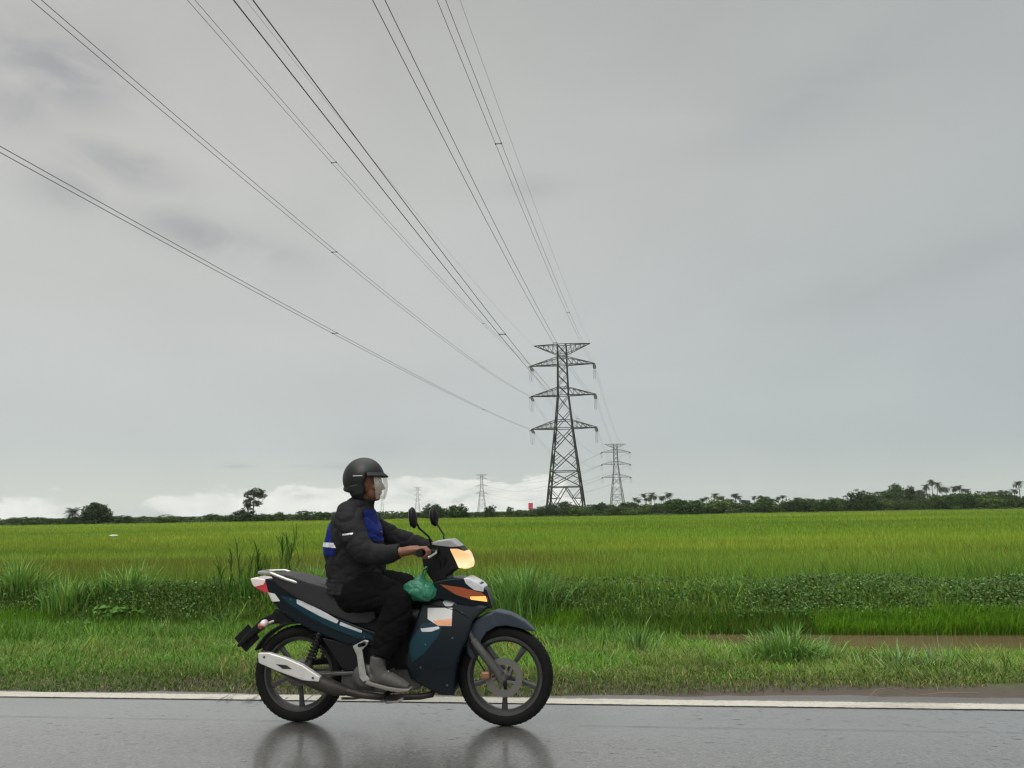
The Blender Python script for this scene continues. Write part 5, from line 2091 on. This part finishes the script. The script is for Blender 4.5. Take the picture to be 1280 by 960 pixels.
def hand(mb, wrist, sg):
    """closed on the grip: palm behind it, four fingers over the top and round the front, thumb below from the inner side"""
    g = Vector((GX, sg * .293, GZ))
    w0 = Vector(wrist)
    kn = [Vector((GX - .028 + (.004, .008, .006, 0)[i] * 1, sg * (.262 + .0215 * i), GZ + .024 + (.002, .004, .002, -.003)[i])) for i in range(4)]
    mid = (kn[1] + kn[2]) / 2
    mb.tube([w0 + Vector((-.03, 0, 0)), w0 + Vector((.01, 0, 0)), w0.lerp(mid, .5) + Vector((0, 0, -.002)), mid + Vector((-.012, 0, -.006)), mid + Vector((.004, 0, -.006))],
            [(.029, .032), (.027, .034), (.027, .043), (.022, .045), (.014, .042)], 18)
    for i in range(4):
        L = (.92, 1.0, .96, .80)[i]
        y = kn[i].y
        rr = (.0095, .0098, .0094, .0082)[i]
        pts = [kn[i] + Vector((-.02, 0, -.008)), kn[i], Vector((GX + .012 * L, y, GZ + .029)), Vector((GX + .031, y, GZ + .010)), Vector((GX + .031 * 1.0, y, GZ - .010 * L)), Vector((GX + .016, y, GZ - .026 * L))]
        mb.tube(pts, [rr * .9, rr * 1.12, rr, rr * 1.04, rr * .95, rr * .8], 10)
        mb.ball(pts[-1], rr * .8, 10, 8)
    # thumb leaves the side of the palm near its base, on the inner side, and closes under the grip
    b0 = w0.lerp(mid, .42) + Vector((0, -sg * .032, -.008))
    t1 = Vector((GX - .030, sg * .238, GZ - .014))
    t2 = Vector((GX - .006, sg * .236, GZ - .028))
    t3 = Vector((GX + .016, sg * .242, GZ - .027))
    mb.tube([b0 + Vector((-.01, sg * .01, .002)), b0, t1, t2, t3], [.012, .014, .0125, .0115, .009], 10)
    mb.ball(t3, .009, 10, 8)


hand(bd, (AR[-1][0] + .012, AR[-1][1], AR[-1][2]), -1)
hand(bd, (AL[-1][0] + .012, AL[-1][1], AL[-1][2]), 1)
bd.build('body', M['skin'], rider, voxel=.0042, it=3)
for sg in (-1, 1):
    MB().ball(hc + Vector((.080, sg * .031, .002)), .0125, 16, 12).build('eye', M['eye'], rider, smooth=True)

# clothes
jk = MB()
torso(jk, 0.0, 10)
limb_xyz(jk, AR, -.002)
limb_xyz(jk, AL, -.002)
q = Q(377, 488)
jk.tube([Q(375, 498), Q(377, 470)], [(98 * K, .192), (97 * K, .192)], 26)
# collar
jk.tube([Q(396, 206), Q(402, 186)], [(.075, .082), (.068, .075)], 22)
for A_2 in (AR, AL):
    e = Vector(A_2[-1][:3])
    f_ = Vector(A_2[-2][:3])
    jk.tube([f_.lerp(e, .55), e + (e - f_) * .12], [A_2[-1][3] + .006, A_2[-1][3] + .003], 16)


def jacket_warp(co):
    co = creases(.0105, 7.0, 1.7, (1.0, .7, 1.25), .5)(co)
    # waistband ribs gathered below, as on a blouson
    zb = Q(377, 470).z
    for i, p in enumerate(co):
        if p[2] < zb + .06 and abs(p[1]) < .21 and p[0] < 0.05:
            co[i, 0] += .004 * math.sin(p[2] * 260)
    return co


jacket = jk.build('jacket', M['jacket'], rider, voxel=.0065, it=5, warp=jacket_warp)
decal(jacket, QL([(262, 285), (300, 262), (312, 300), (334, 372), (262, 372)], -.08), 'blue_back_panel', M['blue'], rider, .003, side=0)
decal(jacket, QL([(262, 331), (326, 331), (334, 347), (262, 345)], -.08), 'reflective_band', M['reflect'], rider, .0055, side=0)
AXR, AXL = [Vector(a[:3]) for a in AR], [Vector(a[:3]) for a in AL]


def off_arms(c):
    ok = np.ones(len(c), bool)
    for ax_ in (AXR, AXL):
        for a, b_ in zip(ax_[:-1], ax_[1:]):
            a_, d_ = np.array(a), np.array(b_ - a)
            k_ = np.clip(((c - a_) @ d_) / (d_ @ d_), 0, 1)
            ok &= np.linalg.norm(c - (a_ + k_[:, None] * d_), axis=1) > .092
    return ok


decal(jacket, QL([(398, 226), (430, 226), (470, 262), (488, 330), (440, 330), (402, 290)], -.08), 'blue_chest_panel', M['blue'], rider, .003, side=0, cond=off_arms)
decal(jacket, QL([(436, 262), (466, 262), (470, 276), (440, 276)], -.08), 'chest_band', M['reflect'], rider, .0055, side=0, cond=off_arms)
decal(jacket, QL([(440, 284), (472, 284), (476, 299), (444, 299)], -.08), 'chest_band', M['reflect'], rider, .0055, side=0, cond=off_arms)
decal(jacket, QL([(342, 303), (380, 299), (380, 305), (342, 309)], -.25), 'sleeve_zip', M['reflect'], rider, .002)
tr = MB()
limb_xyz(tr, LGN, -.004, 18)
limb_xyz(tr, LGF, -.004, 18)
tr.tube([Q(352, 520), Q(372, 500), Q(380, 470)], [(80 * K, .16), (84 * K, .175), (84 * K, .17)], 24)
tr.build('trousers', M['trousers'], rider, voxel=.0065, it=4, warp=creases(.010, 7.5, 5.0, (1, .7, 1.5), -.4))
for sg in (-1, 1):
    def sq(X, Y, dy=0, s_=sg):
        q = Q(X, Y, -.243)
        return Vector((q.x, s_ * (.243 + dy), q.z))
    sh = MB()
    sh.tube([sq(448, 702), sq(446, 735), sq(455, 765)], [(.044, .042), (.047, .040), (.046, .040)], 18)
    sh.tube([sq(425, 775), sq(455, 768), sq(490, 778), (sq(525, 792)), sq(548, 800)], [(.030, .030), (.044, .039), (.040, .042), (.028, .042), (.016, .028)], 18)
    shoe = sh.build('shoe', M['shoe'], rider, voxel=.005, it=3)
    so = MB()
    o_ = [(413, 788), (440, 797), (480, 808), (520, 815), (552, 812), (556, 804), (530, 802), (485, 796), (440, 784), (415, 776)]
    ql = [(p_.x, p_.z) for p_ in (Q(X, Y, -.243) for X, Y in o_)]
    so.prism(ql, sg * .243 - .042, sg * .243 + .042)
    so.build('sole', M['sole'], shoe, voxel=.005, it=4)
    lc = MB()
    for k in range(4):
        a = sq(468 + 12 * k, 752 + 7 * k)
        lc.tube([a + Vector((0, -.03, -.012)), a + Vector((.004, 0, .016)), a + Vector((0, .03, -.012))], .004, 6)
    lc.build('laces', M['white_decal'], shoe, smooth=True)

# open-face helmet with short peak and clear visor
hm = MB().ball((0, 0, 0), (.132, .118, .132), 64, 44)
HC = Q(401, 125)
keep_f = []
for f_ in hm.f:
    c_ = sum((hm.v[i] for i in f_), Vector()) / len(f_)
    front = c_.x > .040 + .10 * max(0, c_.z + .05) and c_.z < .030
    under = c_.z < -.098 + .10 * max(0, -c_.x) * 1.0
    if not front and not under:
        keep_f.append(f_)
hm.f = keep_f
ear = lambda p_: p_
used = sorted({i for f_ in hm.f for i in f_})
mp = {i: k for k, i in enumerate(used)}
hm.v = [hm.v[i] + HC for i in used]
hm.f = [tuple(mp[i] for i in f_) for f_ in hm.f]
helm = hm.build('helmet', M['helmet'], rider, smooth=True, solid=.024)
for x0, x1, z_ in ((-.03, .03, .012), (-.06, -.02, -.052)):
    st2 = MB()
    st2.tube([HC + Vector((x, -math.sqrt(max(0, 1 - (x / .132) ** 2 - (z_ / .132) ** 2)) * .118 - .0005, z_)) for x in np.linspace(x0, x1, 8)], .0022, 6)
    st2.build('trim_line', M['reflect'], helm, smooth=True)
# ear guards reach down to the strap
for sg in (-1, 1):
    eg = MB()
    eg.tube([HC + Vector((-.02, sg * .098, -.04)), HC + Vector((-.006, sg * .092, -.10)), HC + Vector((.002, sg * .078, -.135))], [(.058, .016), (.046, .015), (.022, .010)], 18, side=(0, 1, 0))
    eg.build('ear_guard', M['helmet'], helm, voxel=.005, it=3)
rmb = MB()
rmb.tube([HC + Vector((-.118 * math.cos(a) + .002, .108 * math.sin(a), -.062 - .03 * (1 - math.cos(a)))) for a in np.linspace(-1.25, 1.25, 22)], [(.010, .014)] * 22, 10, side=(0, 0, 1))
rmb.build('neck_trim', M['black_plastic'], helm, smooth=True)
pk = MB()
n1 = 20
vs = []
for r_, z in ((.118, .040), (.152, .014), (.152, .006), (.118, .030)):
    for k in range(n1):
        a = -1.15 + 2.3 * k / (n1 - 1)
        vs.append(HC + Vector((r_ * math.cos(a) * 1.02, r_ * .92 * math.sin(a), z)))
fs = []
for b_ in range(4):
    for k in range(n1 - 1):
        c2 = (b_ + 1) % 4
        fs.append((b_ * n1 + k, b_ * n1 + k + 1, c2 * n1 + k + 1, c2 * n1 + k))
pk.add(vs, fs)
pk.build('peak', M['black_plastic'], helm, smooth=True)
m, n, out = base_mat('clear_visor')
p = n.new('ShaderNodeBsdfPrincipled')
p.inputs['Base Color'].default_value = (.62, .62, .54, 1)
p.inputs['Roughness'].default_value = .15
tr_ = n.new('ShaderNodeBsdfTransparent')
mx = n.new('ShaderNodeMixShader')
mx.inputs[0].default_value = .22
n.l.new(tr_.outputs[0], mx.inputs[1])
n.l.new(p.outputs[0], mx.inputs[2])
n.l.new(mx.outputs[0], out.inputs[0])
vz = MB()
n1, n2 = 28, 8
vs = []
for j in range(n2):
    q_ = j / (n2 - 1)
    for k in range(n1):
        a = (-.88 + 1.76 * k / (n1 - 1)) * (1 - .22 * q_ ** 2)
        r_ = .143 + .012 * math.sin(math.pi * q_) - .010 * q_ * q_
        vs.append(HC + Vector((r_ * math.cos(a) * 1.02, r_ * .86 * math.sin(a), .016 - .150 * q_)))
vz.add(vs, [(j * n1 + k, j * n1 + k + 1, (j + 1) * n1 + k + 1, (j + 1) * n1 + k) for j in range(n2 - 1) for k in range(n1 - 1)])
vz.build('visor', m, helm, smooth=True, solid=.0025)
cs = MB()
cs.tube([HC + Vector((.0, .082, -.12)), HC + Vector((.03, .055, -.158)), HC + Vector((.045, 0, -.166)), HC + Vector((.03, -.055, -.158)), HC + Vector((.0, -.082, -.12))], [(.003, .010)] * 5, 8, side=(1, 0, 0))
cs.build('chin_strap', M['black_plastic'], helm, smooth=True)
